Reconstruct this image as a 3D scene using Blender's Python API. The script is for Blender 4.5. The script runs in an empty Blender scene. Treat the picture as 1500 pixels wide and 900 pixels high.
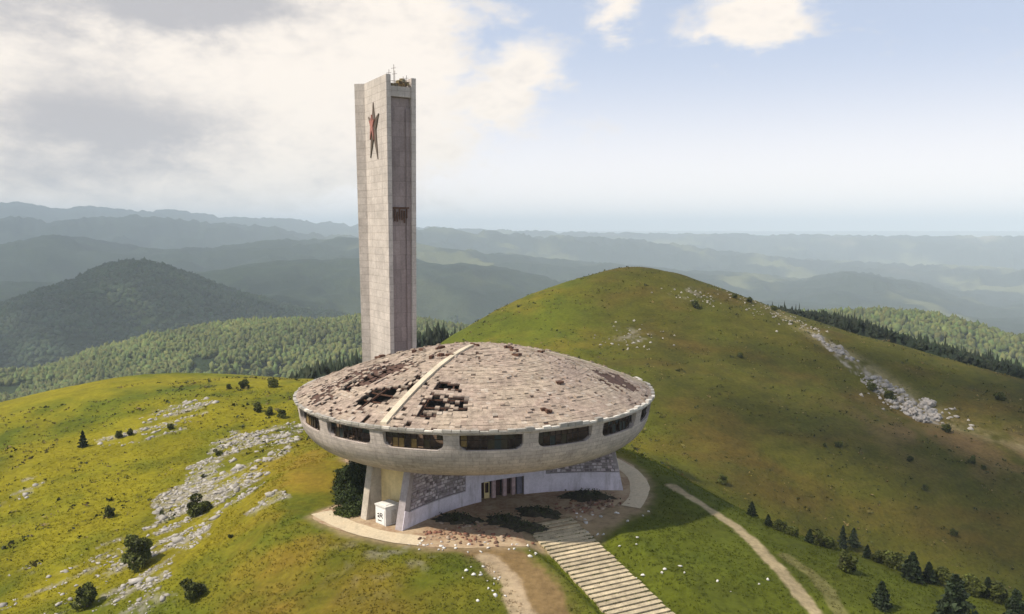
import bpy, bmesh, math, random
import numpy as np
from mathutils import Vector, Matrix, Euler

R = math.radians
S = bpy.context.scene
COL = S.collection
rng = np.random.default_rng(7)
random.seed(7)

# ------------------------------------------------------------------ camera, world, sun, exposure
F = 1177.0                      # focal length in photo pixels (1500 wide)
CAM_Z = 43.0
PITCH = math.atan((450 - 338) / F)
cam_d = bpy.data.cameras.new('camera')
cam_d.sensor_width = 36.0
cam_d.lens = 36.0 * F / 1500.0
cam_d.clip_start = 0.5
cam_d.clip_end = 200000.0
cam = bpy.data.objects.new('camera', cam_d)
COL.objects.link(cam)
cam.location = (0, 0, CAM_Z)
cam.rotation_euler = (math.pi / 2 - PITCH, 0, 0)
S.camera = cam

SUN_AZ, SUN_EL = R(-160), R(52)          # direction TO the sun (azimuth from +X)
sun_d = bpy.data.lights.new('sun', 'SUN')
sun_d.energy = 5.0
sun_d.angle = R(1.5)
sun_d.color = (1.0, 0.905, 0.765)
sun = bpy.data.objects.new('sun', sun_d)
COL.objects.link(sun)
to_sun = Vector((math.cos(SUN_EL) * math.cos(SUN_AZ), math.cos(SUN_EL) * math.sin(SUN_AZ), math.sin(SUN_EL)))
sun.rotation_euler = to_sun.to_track_quat('Z', 'Y').to_euler()
sun.location = (-40, -20, 300)

S.view_settings.view_transform = 'Standard'
S.view_settings.look = 'None'
S.view_settings.gamma = 1.0
S.view_settings.use_curve_mapping = False
S.view_settings.exposure = 0.12
S.cycles.use_denoising = True
S.cycles.max_bounces = 6
S.cycles.diffuse_bounces = 2
S.cycles.glossy_bounces = 2
S.cycles.transmission_bounces = 2
S.cycles.transparent_max_bounces = 8
S.cycles.volume_bounces = 2
S.cycles.sample_clamp_indirect = 4.0


class X:
    """tiny expression builder for shader node maths"""
    def __init__(self, nt, sock): self.nt, self.s = nt, sock
    def _op(self, op, *a, clamp=False):
        n = self.nt.nodes.new('ShaderNodeMath'); n.operation = op; n.use_clamp = clamp
        for i, v in enumerate((self,) + a):
            if isinstance(v, X): self.nt.links.new(v.s, n.inputs[i])
            else: n.inputs[i].default_value = v
        return X(self.nt, n.outputs[0])
    def __add__(self, o): return self._op('ADD', o)
    def __sub__(self, o): return self._op('SUBTRACT', o)
    def __mul__(self, o): return self._op('MULTIPLY', o)
    def __truediv__(self, o): return self._op('DIVIDE', o)
    __radd__ = __add__
    __rmul__ = __mul__
    def exp(self): return self._op('EXPONENT')
    def step(self, a, b, lo=0.0, hi=1.0):
        n = self.nt.nodes.new('ShaderNodeMapRange'); n.interpolation_type = 'SMOOTHSTEP'
        self.nt.links.new(self.s, n.inputs[0])
        for i, v in zip((1, 2, 3, 4), (a, b, lo, hi)): n.inputs[i].default_value = v
        return X(self.nt, n.outputs[0])


def mixc(nt, fac, a, b, blend='MIX'):
    n = nt.nodes.new('ShaderNodeMix'); n.data_type = 'RGBA'; n.blend_type = blend
    for i, v in ((0, fac), (6, a), (7, b)):
        if isinstance(v, X): v = v.s
        if isinstance(v, bpy.types.NodeSocket): nt.links.new(v, n.inputs[i])
        elif i == 0: n.inputs[0].default_value = v
        else: n.inputs[i].default_value = (*v, 1)
    return n.outputs[2]


def noise(nt, vec, scale, detail=4, rough=0.55, dist=0.0):
    n = nt.nodes.new('ShaderNodeTexNoise')
    n.inputs['Scale'].default_value = scale; n.inputs['Detail'].default_value = detail
    n.inputs['Roughness'].default_value = rough; n.inputs['Distortion'].default_value = dist
    if vec is not None: nt.links.new(vec, n.inputs['Vector'])
    return X(nt, n.outputs['Fac'])


# photo pixel -> azimuth / elevation in degrees
def px_az(px): return math.degrees(math.atan((px - 750) / F))
def py_el(py): return -(math.degrees(math.atan((py - 450) / F)) + math.degrees(PITCH))

world = bpy.data.worlds.new('World')
S.world = world
world.use_nodes = True
nt = world.node_tree
nt.nodes.clear()
w_out = nt.nodes.new('ShaderNodeOutputWorld')
w_bg = nt.nodes.new('ShaderNodeBackground')
sky = nt.nodes.new('ShaderNodeTexSky')
sky.sky_type = 'NISHITA'
sky.sun_disc = False
sky.sun_elevation = SUN_EL
sky.sun_rotation = math.pi / 2 - SUN_AZ
sky.altitude = 1400
sky.air_density = 1.0
sky.dust_density = 1.0
sky.ozone_density = 1.5
SKY_STRENGTH = 0.085
w_bg.inputs['Strength'].default_value = SKY_STRENGTH
tc = nt.nodes.new('ShaderNodeTexCoord')
sep = nt.nodes.new('ShaderNodeSeparateXYZ')
nt.links.new(tc.outputs['Generated'], sep.inputs[0])
dx, dy, dz = (X(nt, sep.outputs[i]) for i in range(3))
az = dx._op('ARCTAN2', dy) * (180 / math.pi)
el = dz._op('ARCSINE') * (180 / math.pi)
cmb = nt.nodes.new('ShaderNodeCombineXYZ')
nt.links.new((az * 0.1).s, cmb.inputs[0]); nt.links.new((el * 0.19).s, cmb.inputs[1])
cv = cmb.outputs[0]
n_big = noise(nt, cv, 0.75, 6, 0.56, 0.35)
n_mid = noise(nt, cv, 2.3, 5, 0.6, 0.2)
n_fine = noise(nt, cv, 6.5, 6, 0.62, 0.15)
n_wx = noise(nt, cv, 1.6, 3, 0.5) - 0.5
azw = az + n_wx * 5.0
elw = el + (n_mid - 0.5) * 2.2


def blob(px, py, rx, ry, w):
    a, e = px_az(px), py_el(py)
    sx, sy = rx / F * 57.3, ry / F * 57.3
    u = (azw - a) * (1 / sx); v = (elw - e) * (1 / sy)
    return (u * u + v * v)._op('MULTIPLY', -1.0).exp() * w

dens = None
for b in ((40, 110, 330, 190, 1.0), (330, 130, 230, 170, 0.9), (520, 80, 120, 120, 0.7), (600, 60, 70, 70, 0.45), (590, 200, 60, 70, 0.4), (470, 230, 120, 40, 0.4),
          (150, 250, 320, 70, 0.55), (640, 30, 90, 60, 0.35),
          (775, 100, 48, 40, 1.15), (730, 150, 46, 36, 0.95), (893, 12, 40, 52, 1.15), (1095, 36, 74, 44, 1.3), (1150, 20, 40, 40, 0.5), (1030, 62, 52, 18, 0.6),
          (740, 10, 40, 26, 0.3), (665, 240, 60, 90, 0.4), (640, 130, 45, 60, 0.3), (830, 190, 120, 40, 0.22)):
    t = blob(*b); dens = t if dens is None else dens + t
# clouds elsewhere round the sky, away from the photographed part
away = (az._op('ABSOLUTE')).step(38, 60) + el.step(19, 27)
away = away._op('MINIMUM', 1.0)
dens = dens + away * (n_big.step(0.42, 0.62) * 0.55)
cl = (dens + (n_mid - 0.5) * 1.6 + (n_big - 0.5) * 0.8 + (n_fine - 0.5) * 0.7).step(0.18, 1.05)
dark = None
for b in ((120, 40, 210, 42, 0.75), (330, 18, 110, 40, 0.85), (200, 205, 120, 42, 0.85), (60, 185, 130, 50, 0.5), (90, 265, 160, 26, 0.35)):
    t = blob(*b); dark = t if dark is None else dark + t
dark = (dark + (n_big - 0.5) * 0.9 + (n_mid - 0.5) * 1.1 + (n_fine - 0.5) * 0.6 + away * 0.2).step(-0.12, 0.95)
K = 1.0 / SKY_STRENGTH
hz_col = mixc(nt, el.step(0, 13), (1.26 * K, 1.16 * K, 1.10 * K), (0.64 * K, 0.72 * K, 0.90 * K))   # whitish horizon air, pale blue above
veil = el.step(-1, 30, 0.92, 0.55)                       # thin high cirrus, thicker towards the horizon
base = mixc(nt, veil, sky.outputs[0], hz_col)
c_white = (1.04 * K, 0.94 * K, 0.83 * K)
c_grey = (0.52 * K, 0.50 * K, 0.51 * K)
cc = mixc(nt, dark, c_white, c_grey)
fin = mixc(nt, cl * 0.93, base, cc)
nt.links.new(fin, w_bg.inputs['Color'])
nt.links.new(w_bg.outputs[0], w_out.inputs['Surface'])


# ------------------------------------------------------------------ helpers
def meta(o, label=None, cat=None, group=None, kind=None):
    if label: o['label'] = label
    if cat: o['category'] = cat
    if group: o['group'] = group
    if kind: o['kind'] = kind
    return o


def empty(name, loc=(0, 0, 0), rz=0.0):
    o = bpy.data.objects.new(name, None)
    o.empty_display_size = 0.5
    COL.objects.link(o)
    o.location = loc; o.rotation_euler = (0, 0, rz)
    return o


def mesh_obj(name, verts, faces, mat, parent=None, smooth=False, colors=None, uvs=None):
    me = bpy.data.meshes.new(name)
    if isinstance(verts, np.ndarray) and isinstance(faces, np.ndarray):
        nv, nf, k = len(verts), len(faces), faces.shape[1]
        me.vertices.add(nv); me.vertices.foreach_set('co', verts.astype(np.float32).ravel())
        me.loops.add(nf * k); me.loops.foreach_set('vertex_index', faces.astype(np.int32).ravel())
        me.polygons.add(nf)
        me.polygons.foreach_set('loop_start', np.arange(0, nf * k, k, dtype=np.int32))
        me.update(calc_edges=True)
    else:
        me.from_pydata([tuple(v) for v in verts], [], [tuple(f) for f in faces])
    if smooth: me.polygons.foreach_set('use_smooth', np.ones(len(me.polygons), dtype=bool))
    if colors is not None:                # per vertex rgb
        ca = me.color_attributes.new('Col', 'FLOAT_COLOR', 'POINT')
        c = np.ones((len(me.vertices), 4), np.float32); c[:, :3] = np.asarray(colors)
        ca.data.foreach_set('color', c.ravel())
    if uvs is not None:                   # per vertex uv
        uv = me.uv_layers.new(name='UVMap')
        li = np.empty(len(me.loops), np.int32); me.loops.foreach_get('vertex_index', li)
        uv.data.foreach_set('uv', np.asarray(uvs, np.float32)[li].ravel())
    me.validate()
    o = bpy.data.objects.new(name, me)
    COL.objects.link(o)
    if mat: me.materials.append(mat)
    if parent: o.parent = parent
    return o


class MB:
    """collects boxes and free polygons for ONE mesh"""
    def __init__(s): s.v, s.f, s.c = [], [], []
    def poly(s, pts, faces, col=(1, 1, 1)):
        b = len(s.v); s.v += [tuple(p) for p in pts]; s.f += [tuple(b + i for i in f) for f in faces]; s.c += [col] * len(pts)
    def hexa(s, p, col=(1, 1, 1)):        # 4 bottom (ccw) + 4 top
        s.poly(p, [(3, 2, 1, 0), (4, 5, 6, 7), (0, 1, 5, 4), (1, 2, 6, 5), (2, 3, 7, 6), (3, 0, 4, 7)], col)
    def box(s, c, size, rz=0.0, col=(1, 1, 1), M=None):
        x, y, z = (d / 2 for d in size)
        p = [Vector(q) for q in ((-x, -y, -z), (x, -y, -z), (x, y, -z), (-x, y, -z), (-x, -y, z), (x, -y, z), (x, y, z), (-x, y, z))]
        m = M if M is not None else Matrix.Rotation(rz, 3, 'Z')
        s.hexa([m @ q + Vector(c) for q in p], col)
    def bar(s, a, b, w, h, col=(1, 1, 1)):
        a, b = Vector(a), Vector(b); d = (b - a).normalized()
        sd = d.cross(Vector((0, 0, 1)))
        if sd.length < 1e-4: sd = Vector((1, 0, 0))
        sd.normalize(); up = sd.cross(d)
        q = lambda o, i, j: o + sd * (i * w / 2) + up * (j * h / 2)
        s.hexa([q(a, -1, -1), q(a, 1, -1), q(b, 1, -1), q(b, -1, -1), q(a, -1, 1), q(a, 1, 1), q(b, 1, 1), q(b, -1, 1)], col)
    def build(s, name, mat, parent=None, smooth=False):
        return mesh_obj(name, s.v, s.f, mat, parent, smooth, s.c)


def material(name, color=(0.5, 0.5, 0.5), rough=0.85, vcol=False, var=0.25, scale=1.0, bump=0.3, bump_dist=0.05, spec=0.25, stain=None, detail_scale=None):
    m = bpy.data.materials.new(name); m.use_nodes = True
    t = m.node_tree; p = t.nodes['Principled BSDF']
    p.inputs['Roughness'].default_value = rough
    p.inputs['Specular IOR Level'].default_value = spec
    tcn = t.nodes.new('ShaderNodeTexCoord')
    co = tcn.outputs['Object']
    n1 = noise(t, co, scale, 6, 0.62)
    n2 = noise(t, co, scale * 6.3, 4, 0.6)
    f = n1 * 0.6 + n2 * 0.4
    k = f.step(0.3, 0.7, 1 - var, 1 + var)
    cmbn = t.nodes.new('ShaderNodeCombineXYZ')
    for i in range(3): t.links.new(k.s, cmbn.inputs[i])
    if vcol:
        at = t.nodes.new('ShaderNodeVertexColor'); at.layer_name = 'Col'
        c = mixc(t, 1.0, at.outputs['Color'], cmbn.outputs[0], 'MULTIPLY')
    else:
        c = mixc(t, 1.0, color, cmbn.outputs[0], 'MULTIPLY')
    if stain:
        sc, amt, scol = stain
        mp = t.nodes.new('ShaderNodeMapping'); mp.inputs['Scale'].default_value = (1, 1, 0.18)
        t.links.new(co, mp.inputs[0])
        sn = noise(t, mp.outputs[0], sc, 5, 0.65)
        c = mixc(t, sn.step(0.48, 0.72, 0, amt), c, scol)
    t.links.new(c, p.inputs['Base Color'])
    if bump:
        bn = t.nodes.new('ShaderNodeBump'); bn.inputs['Strength'].default_value = bump; bn.inputs['Distance'].default_value = bump_dist
        t.links.new(f.s, bn.inputs['Height']); t.links.new(bn.outputs[0], p.inputs['Normal'])
    m['_'] = 1
    return m


def concrete(name, base, joints=(2.2, 0.8), joint_dark=0.55, stain_amt=0.45, scol=(0.16, 0.13, 0.115), lines=True, mort=0.03, vary=0.12):
    """weathered concrete with formwork / cladding joints laid out in the UV map (metres)"""
    m = bpy.data.materials.new(name); m.use_nodes = True
    t = m.node_tree; p = t.nodes['Principled BSDF']
    p.inputs['Roughness'].default_value = 0.9; p.inputs['Specular IOR Level'].default_value = 0.2
    tcn = t.nodes.new('ShaderNodeTexCoord'); co, uv = tcn.outputs['Object'], tcn.outputs['UV']
    big = noise(t, co, 0.22, 5, 0.6); fine = noise(t, co, 2.6, 6, 0.65)
    k = (big * 0.55 + fine * 0.45).step(0.3, 0.7, 0.74, 1.18)
    br = t.nodes.new('ShaderNodeTexBrick')
    br.inputs['Scale'].default_value = 1.0
    br.inputs['Brick Width'].default_value = joints[0]; br.inputs['Row Height'].default_value = joints[1]
    br.inputs['Mortar Size'].default_value = mort; br.inputs['Mortar Smooth'].default_value = 0.4
    br.inputs['Color1'].default_value = (1 - vary, 0.99 - vary, 0.98 - vary, 1); br.inputs['Color2'].default_value = (1 + vary * 0.8, 1 + vary * 0.7, 1 + vary * 0.5, 1)
    jd = joint_dark; br.inputs['Mortar'].default_value = (jd, jd * 0.97, jd * 0.94, 1)
    br.offset = 0.5
    t.links.new(uv, br.inputs['Vector'])
    cm = t.nodes.new('ShaderNodeCombineXYZ')
    for i in range(3): t.links.new(k.s, cm.inputs[i])
    c = mixc(t, 1.0, base, cm.outputs[0], 'MULTIPLY')
    c = mixc(t, 1.0, c, br.outputs['Color'], 'MULTIPLY')
    mp = t.nodes.new('ShaderNodeMapping'); mp.inputs['Scale'].default_value = (1, 1, 0.1)
    t.links.new(co, mp.inputs[0])
    streak = noise(t, mp.outputs[0], 1.1, 6, 0.7)
    c = mixc(t, streak.step(0.47, 0.75, 0, stain_amt), c, scol)
    spots = noise(t, co, 1.3, 7, 0.75)
    c = mixc(t, spots.step(0.60, 0.72, 0, 0.55), c, (0.10, 0.085, 0.075))
    t.links.new(c, p.inputs['Base Color'])
    bn = t.nodes.new('ShaderNodeBump'); bn.inputs['Strength'].default_value = 0.5; bn.inputs['Distance'].default_value = 0.06
    h = fine * 0.6 + X(t, br.outputs['Fac']) * -0.6
    t.links.new(h.s, bn.inputs['Height']); t.links.new(bn.outputs[0], p.inputs['Normal'])
    return m


# ------------------------------------------------------------------ numpy noise
def _h(ix, iy, s):
    n = (ix.astype(np.int64) * 374761393 + iy.astype(np.int64) * 668265263 + s * 974634541) & 0xffffffff
    n = ((n ^ (n >> 13)) * 1274126177) & 0xffffffff
    return ((n ^ (n >> 16)) & 0xffff) / 65535.0 * 2 * np.pi


def perlin(x, y, s=0):
    x0, y0 = np.floor(x), np.floor(y); fx, fy = x - x0, y - y0
    u, v = fx * fx * fx * (fx * (fx * 6 - 15) + 10), fy * fy * fy * (fy * (fy * 6 - 15) + 10)
    def g(i, j):
        a = _h(x0 + i, y0 + j, s); return np.cos(a) * (fx - i) + np.sin(a) * (fy - j)
    return ((g(0, 0) * (1 - u) + g(1, 0) * u) * (1 - v) + (g(0, 1) * (1 - u) + g(1, 1) * u) * v) * 1.5


def fbm(x, y, o=4, s=0, gain=0.5):
    a, t, n = 1.0, 0.0, 0.0
    for i in range(o):
        t = t + a * perlin(x, y, s + i * 17); n += a; a *= gain; x = x * 2.03 + 5.3; y = y * 2.03 + 9.1
    return t / n


def sstep(a, b, x):
    t = np.clip((x - a) / (b - a), 0, 1); return t * t * (3 - 2 * t)


# ------------------------------------------------------------------ terrain height
def tan_dep(py): return np.tan(np.arctan((np.asarray(py, float) - 450) / F) + PITCH)
def pix_depth(px, py, Y):
    t = tan_dep(py); x = (px - 750) / F; z = -(py - 450) / F
    dyv = math.cos(PITCH) + z * math.sin(PITCH)
    return (x / dyv * Y, Y, CAM_Z - t * Y)


BC = Vector((-6.17, 135.0, 0.0))            # centre of the saucer on the ground
ctrl = []
for p in ((0, 900, 115), (203, 815, 125), (300, 745, 140), (380, 650, 175), (420, 600, 200), (250, 590, 215), (200, 551, 260), (430, 558, 240),
          (320, 553, 262), (100, 571, 245), (0, 598, 235), (0, 700, 170), (100, 650, 190), (0, 800, 138), (330, 900, 100), (420, 760, 125),
          (470, 650, 160), (150, 720, 158), (-120, 640, 225), (-150, 800, 150), (600, 900, 90), (450, 890, 95), (750, 900, 88.5), (880, 880, 91),
          (960, 700, 137), (1060, 738, 131), (1150, 775, 126), (1300, 825, 119), (1400, 850, 115), (1490, 868, 113), (1100, 850, 101), (1240, 900, 95),
          (1400, 900, 100), (1500, 905, 104), (1000, 780, 115), (1620, 900, 112),
          (1300, 800, 200), (1490, 825, 200), (1150, 750, 195), (1060, 700, 200), (970, 680, 205),
          (930, 640, 225), (1000, 600, 245), (1150, 650, 235), (1300, 700, 225), (1450, 720, 228), (1000, 520, 300), (900, 480, 330), (900, 430, 365),
          (908, 392, 400), (850, 407, 398), (780, 431, 390), (720, 459, 375), (650, 500, 355), (700, 510, 320), (640, 540, 290),
          (1000, 403, 405), (950, 393, 402), (1060, 424, 400), (1130, 449, 395), (1000, 450, 350), (1100, 500, 325), (1200, 520, 320), (1200, 476, 375),
          (1300, 504, 355), (1400, 535, 335), (1500, 567, 315), (1340, 600, 285), (1450, 620, 275), (1500, 680, 245), (1620, 610, 300), (1650, 730, 235)):
    ctrl.append(pix_depth(*p))
for px, Y, z in ((1300, 150, -31), (1300, 172, -41), (1490, 150, -33), (1490, 178, -45), (1150, 150, -19), (1150, 172, -28), (1060, 152, -9), (1060, 172, -17),
                 (970, 170, -7), (905, 470, 4), (905, 560, -45), (650, 450, -45), (780, 470, -22), (1130, 470, -14), (1300, 430, -22), (1500, 395, -34), (1650, 380, -40),
                 (480, 300, -14), (480, 400, -52), (330, 330, -20), (200, 330, -24), (200, 450, -72), (0, 300, -26), (0, 420, -75), (-200, 300, -40), (-200, 420, -85),
                 (560, 260, -8), (560, 330, -24), (640, 235, -5), (560, 400, -45)):
    ctrl.append(((px - 750) / F * Y, Y, z))
ctrl += [(0, 60, -13), (-45, 60, -17), (45, 60, -15), (0, 25, -32), (-90, 40, -34), (90, 45, -30), (0, -40, -62), (-170, 60, -38), (170, 80, -36), (-120, 110, -20),
         (0, -200, -120), (-250, -100, -120), (250, -100, -120), (-330, 150, -95), (330, 150, -85), (-350, 350, -120), (420, 350, -110)]
for a in range(0, 360, 15):
    ctrl.append((720 * math.cos(R(a)), 100 + 720 * math.sin(R(a)), -165))
for a in range(0, 360, 20):
    for rr in (10, 22, 30): ctrl.append((BC.x + rr * math.cos(R(a)), BC.y + rr * math.sin(R(a)), 0))
ctrl += [(-22, 168, 0), (-27, 175, -1), (-14, 172, -1)]
CT = np.array(ctrl)
_sc = 100.0


def _tps(d2): return np.where(d2 > 1e-12, 0.5 * d2 * np.log(np.maximum(d2, 1e-12)), 0.0)


P_ = CT[:, :2] / _sc
K_ = _tps(((P_[:, None] - P_[None]) ** 2).sum(-1)) + np.eye(len(P_)) * 0.004
Q_ = np.c_[np.ones(len(P_)), P_]
A_ = np.block([[K_, Q_], [Q_.T, np.zeros((3, 3))]])
W_ = np.linalg.solve(A_, np.r_[CT[:, 2], 0, 0, 0])


def h_near(x, y):
    x, y = np.asarray(x, float), np.asarray(y, float); sh = x.shape
    x, y = x.ravel() / _sc, y.ravel() / _sc; out = np.empty_like(x)
    for i in range(0, len(x), 40000):
        a, b = x[i:i + 40000], y[i:i + 40000]
        d2 = (a[:, None] - P_[None, :, 0]) ** 2 + (b[:, None] - P_[None, :, 1]) ** 2
        out[i:i + 40000] = _tps(d2) @ W_[:-3] + W_[-3] + a * W_[-2] + b * W_[-1]
    return out.reshape(sh)


RIDGES = [  # distance, spread, crest line (photo px -> py)
    (14000, 0.18, ((-300, 300), (0, 300), (40, 299), (90, 307), (130, 304), (200, 311), (250, 309), (290, 314), (340, 321), (420, 322), (520, 330), (700, 338), (900, 343), (1500, 349), (1900, 350))),
    (9500, 0.18, ((-300, 330), (0, 322), (100, 326), (200, 320), (300, 328), (400, 336), (450, 346), (520, 350), (600, 337), (650, 338), (750, 346), (860, 351), (950, 357), (1100, 377), (1200, 387), (1500, 400), (1900, 410))),
    (6300, 0.26, ((-300, 375), (0, 362), (50, 353), (95, 349), (150, 357), (210, 367), (300, 369), (360, 362), (440, 353), (520, 353), (600, 359), (640, 366), (700, 372), (800, 384), (900, 392), (1000, 402), (1110, 410), (1180, 416), (1215, 409), (1245, 404), (1280, 409), (1350, 425), (1420, 446), (1500, 470), (1900, 500))),
    (4300, 0.25, ((-300, 420), (200, 420), (300, 402), (400, 388), (530, 382), (610, 381), (690, 389), (760, 402), (860, 422), (1000, 440), (1150, 452), (1300, 470), (1500, 500), (1900, 520))),
    (2900, 0.20, ((-300, 475), (0, 446), (90, 414), (140, 400), (195, 392), (240, 396), (280, 406), (370, 436), (440, 459), (490, 469), (540, 474), (620, 490), (900, 520), (1900, 560))),
    (1500, 0.34, ((-300, 588), (0, 564), (80, 547), (147, 524), (220, 503), (290, 491), (366, 482), (420, 480), (490, 477), (530, 473), (620, 479), (700, 492), (1000, 507), (1150, 466), (1215, 460), (1290, 461), (1360, 469), (1430, 486), (1500, 506), (1900, 560))),
]


def h_far(x, y):
    rho = np.hypot(x, y); a = np.clip(np.arctan2(x, np.maximum(y, 1e-6)), -0.9, 0.9)
    a = np.where(y > 0, a, np.sign(x) * 0.9)
    pxv = 750 + F * np.tan(a)
    base = -430 + 190 * (1 - sstep(700, 1600, rho)) - 120 * sstep(3000, 9000, rho)
    wx = x + 160 * fbm(x / 900, y / 900, 2, 91); wy = y + 160 * fbm(x / 900, y / 900, 2, 55)
    h = base + 0 * x
    for D, s, prof in RIDGES:
        pr = np.array(prof, float)
        zr = CAM_Z - tan_dep(np.interp(pxv, pr[:, 0], pr[:, 1])) * D * np.cos(a)
        lr = np.log(np.maximum(rho, 1) / D)
        lr = lr + 0.10 * fbm(wx / (D * 0.09), wy / (D * 0.09), 3, int(D) % 97) * np.minimum(1, np.abs(lr) * 6)
        h = np.maximum(h, base + (zr - base) * np.exp(-(lr / s) ** 2))
    far = sstep(9000, 18000, rho)
    am = np.clip(rho - 700, 0, 9000)
    rg = 1 - np.abs(fbm(wx / 620, wy / 620, 4, 5)) * 2.2
    h = h + (rg - 0.55) * (0.0125 * am) * (1 - far * 0.4) + fbm(x / 170, y / 170, 3, 33) * np.minimum(0.004 * am, 9)
    return h


def H(x, y):
    x, y = np.asarray(x, float), np.asarray(y, float)
    rho = np.hypot(x, y)
    k = sstep(520, 900, rho)
    hn = h_near(np.where(rho < 950, x, 0), np.where(rho < 950, y, 0))
    rb = np.hypot(x - BC.x, y - BC.y)
    hn = hn + (fbm(x / 26, y / 26, 4, 3) * 0.9 + fbm(x / 5, y / 5, 3, 8) * 0.16) * sstep(31, 60, rb)
    hn = hn * sstep(29.5, 41, rb)
    return hn * (1 - k) + h_far(x, y) * k


ST_A = Vector((5.25, 115.5, 0.14)); ST_B = Vector(pix_depth(936, 899, 94.0)); ST_B.z = -3.4
_sd = (ST_B - ST_A).xy; ST_L = _sd.length; _sd = _sd / ST_L
_H0 = H
def H(x, y):
    h = _H0(x, y)
    rx, ry = np.asarray(x, float) - ST_A.x, np.asarray(y, float) - ST_A.y
    u = rx * _sd.x + ry * _sd.y; v = np.abs(ry * _sd.x - rx * _sd.y)
    k = (1 - sstep(4.2, 7.5, v)) * sstep(1.0, 4.0, u) * (1 - sstep(ST_L + 9, ST_L + 16, u))
    return h * (1 - k) + (ST_A.z + (ST_B.z - ST_A.z) * u / ST_L - 0.17) * k


def hit(px, py, lo=60.0, hi=1200.0):
    """where the view ray of a photo pixel meets the terrain"""
    Y = np.geomspace(lo, hi, 1500)
    t = tan_dep(py); xr = (px - 750) / F / (math.cos(PITCH) - (py - 450) / F * math.sin(PITCH))
    z = CAM_Z - t * Y
    d = z - H(xr * Y, Y)
    i = np.argmax(d < 0)
    if d[i] >= 0: i = len(Y) - 1
    i = max(i, 1)
    u = d[i - 1] / (d[i - 1] - d[i] + 1e-9) if d[i] < 0 else 1
    yy = Y[i - 1] + (Y[i] - Y[i - 1]) * u
    return np.array((xr * yy, yy, float(H(np.array([xr * yy]), np.array([yy]))[0])))


# ---- terrain mesh: one polar sheet round the viewpoint's hill
az_d = np.concatenate((np.arange(-180, -50, 3.0), np.arange(-50, -38, 0.5), np.arange(-38, 38, 0.105), np.arange(38, 50, 0.5), np.arange(50, 180, 3.0)))
rr = [4.0]
while rr[-1] < 34000:
    r_ = rr[-1]
    rr.append(r_ * (1.05 if r_ < 55 else 1.0052 if r_ < 160 else 1.0065 if r_ < 420 else 1.011 if r_ < 9000 else 1.02))
rr = np.array(rr)
AZ, RR = np.meshgrid(np.radians(az_d), rr, indexing='ij')
TX, TY = np.sin(AZ) * RR, np.cos(AZ) * RR
TZ = H(TX, TY)
na, nr = AZ.shape
# the outermost ring of land lies at the viewer's level, as the last hazy hills do
rimk = sstep(24000, 32000, RR); TZ = TZ * (1 - rimk) + np.maximum(TZ, 20) * rimk


def seg_dist(x, y, pts):
    d = np.full(np.shape(x), 1e9)
    for (ax, ay), (bx, by) in zip(pts[:-1], pts[1:]):
        vx, vy = bx - ax, by - ay
        t = np.clip(((x - ax) * vx + (y - ay) * vy) / (vx * vx + vy * vy), 0, 1)
        d = np.minimum(d, np.hypot(x - ax - vx * t, y - ay - vy * t))
    return d


def world_line(pix): return [tuple(hit(*p)[:2]) for p in pix]


def in_poly(x, y, poly):
    ins = np.zeros(np.shape(x), bool); n = len(poly)
    for i in range(n):
        (x1, y1), (x2, y2) = poly[i], poly[(i + 1) % n]
        c = ((y1 > y) != (y2 > y)) & (x < (x2 - x1) * (y - y1) / (y2 - y1 + 1e-12) + x1); ins ^= c
    return ins


def to_pix(x, y, z):
    zz = z - CAM_Z; d = y * math.cos(PITCH) - zz * math.sin(PITCH); u = y * math.sin(PITCH) + zz * math.cos(PITCH)
    d = np.maximum(d, 0.1)
    return 750 + F * x / d, 450 - F * u / d


# regions of the ground (world polygons found once from the photo)
LP = lambda pix: world_line(pix)
SCREE = [(LP([(200, 800), (215, 770), (300, 660), (330, 628), (430, 620), (440, 640), (400, 690), (345, 735), (300, 800), (250, 850), (200, 850)]), 0.8),
         (LP([(140, 640), (200, 605), (300, 585), (330, 590), (270, 630), (190, 655)]), 0.5),
         (LP([(350, 765), (395, 720), (405, 735), (360, 775)]), 0.75),
         (LP([(0, 735), (40, 705), (50, 720), (0, 760)]), 0.6),
         (LP([(0, 900), (0, 850), (90, 815), (170, 790), (230, 820), (280, 890), (180, 900)]), 0.30)]
ROCKBAND = (LP([(1185, 488), (1220, 500), (1270, 540), (1330, 575), (1370, 600), (1385, 625), (1345, 615), (1300, 590), (1260, 560), (1215, 515)]), 0.9)
HILLTRACK = LP([(1125, 450), (1190, 490), (1250, 525), (1310, 565), (1400, 625), (1499, 655)])
TRACK = LP([(640, 792), (695, 798), (740, 817), (775, 848), (794, 878), (802, 905)])
FOOT = LP([(985, 712), (1010, 728), (1042, 748), (1075, 770), (1105, 795), (1135, 828), (1170, 868), (1200, 905)])

az_px, _ = to_pix(TX, TY, TZ)
n_l = fbm(TX / 60, TY / 60, 4, 21); n_m = fbm(TX / 14, TY / 14, 4, 22); n_s = fbm(TX / 3.2, TY / 3.2, 4, 23); n_t = fbm(TX / 0.9, TY / 0.9, 2, 29)
lush = np.array((0.102, 0.120, 0.009)); dry = np.array((0.195, 0.145, 0.016)); deep = np.array((0.060, 0.085, 0.010)); brown = np.array((0.165, 0.105, 0.030))
stone = np.array((0.44, 0.40, 0.35)); soil = np.array((0.34, 0.24, 0.15)); forest = np.array((0.026, 0.042, 0.018)); pine = np.array((0.012, 0.022, 0.010))
field = np.array((0.17, 0.175, 0.07))


def lerp(c, b, k): return c + (np.asarray(b) - c) * np.clip(k, 0, 1)[..., None]


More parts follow.
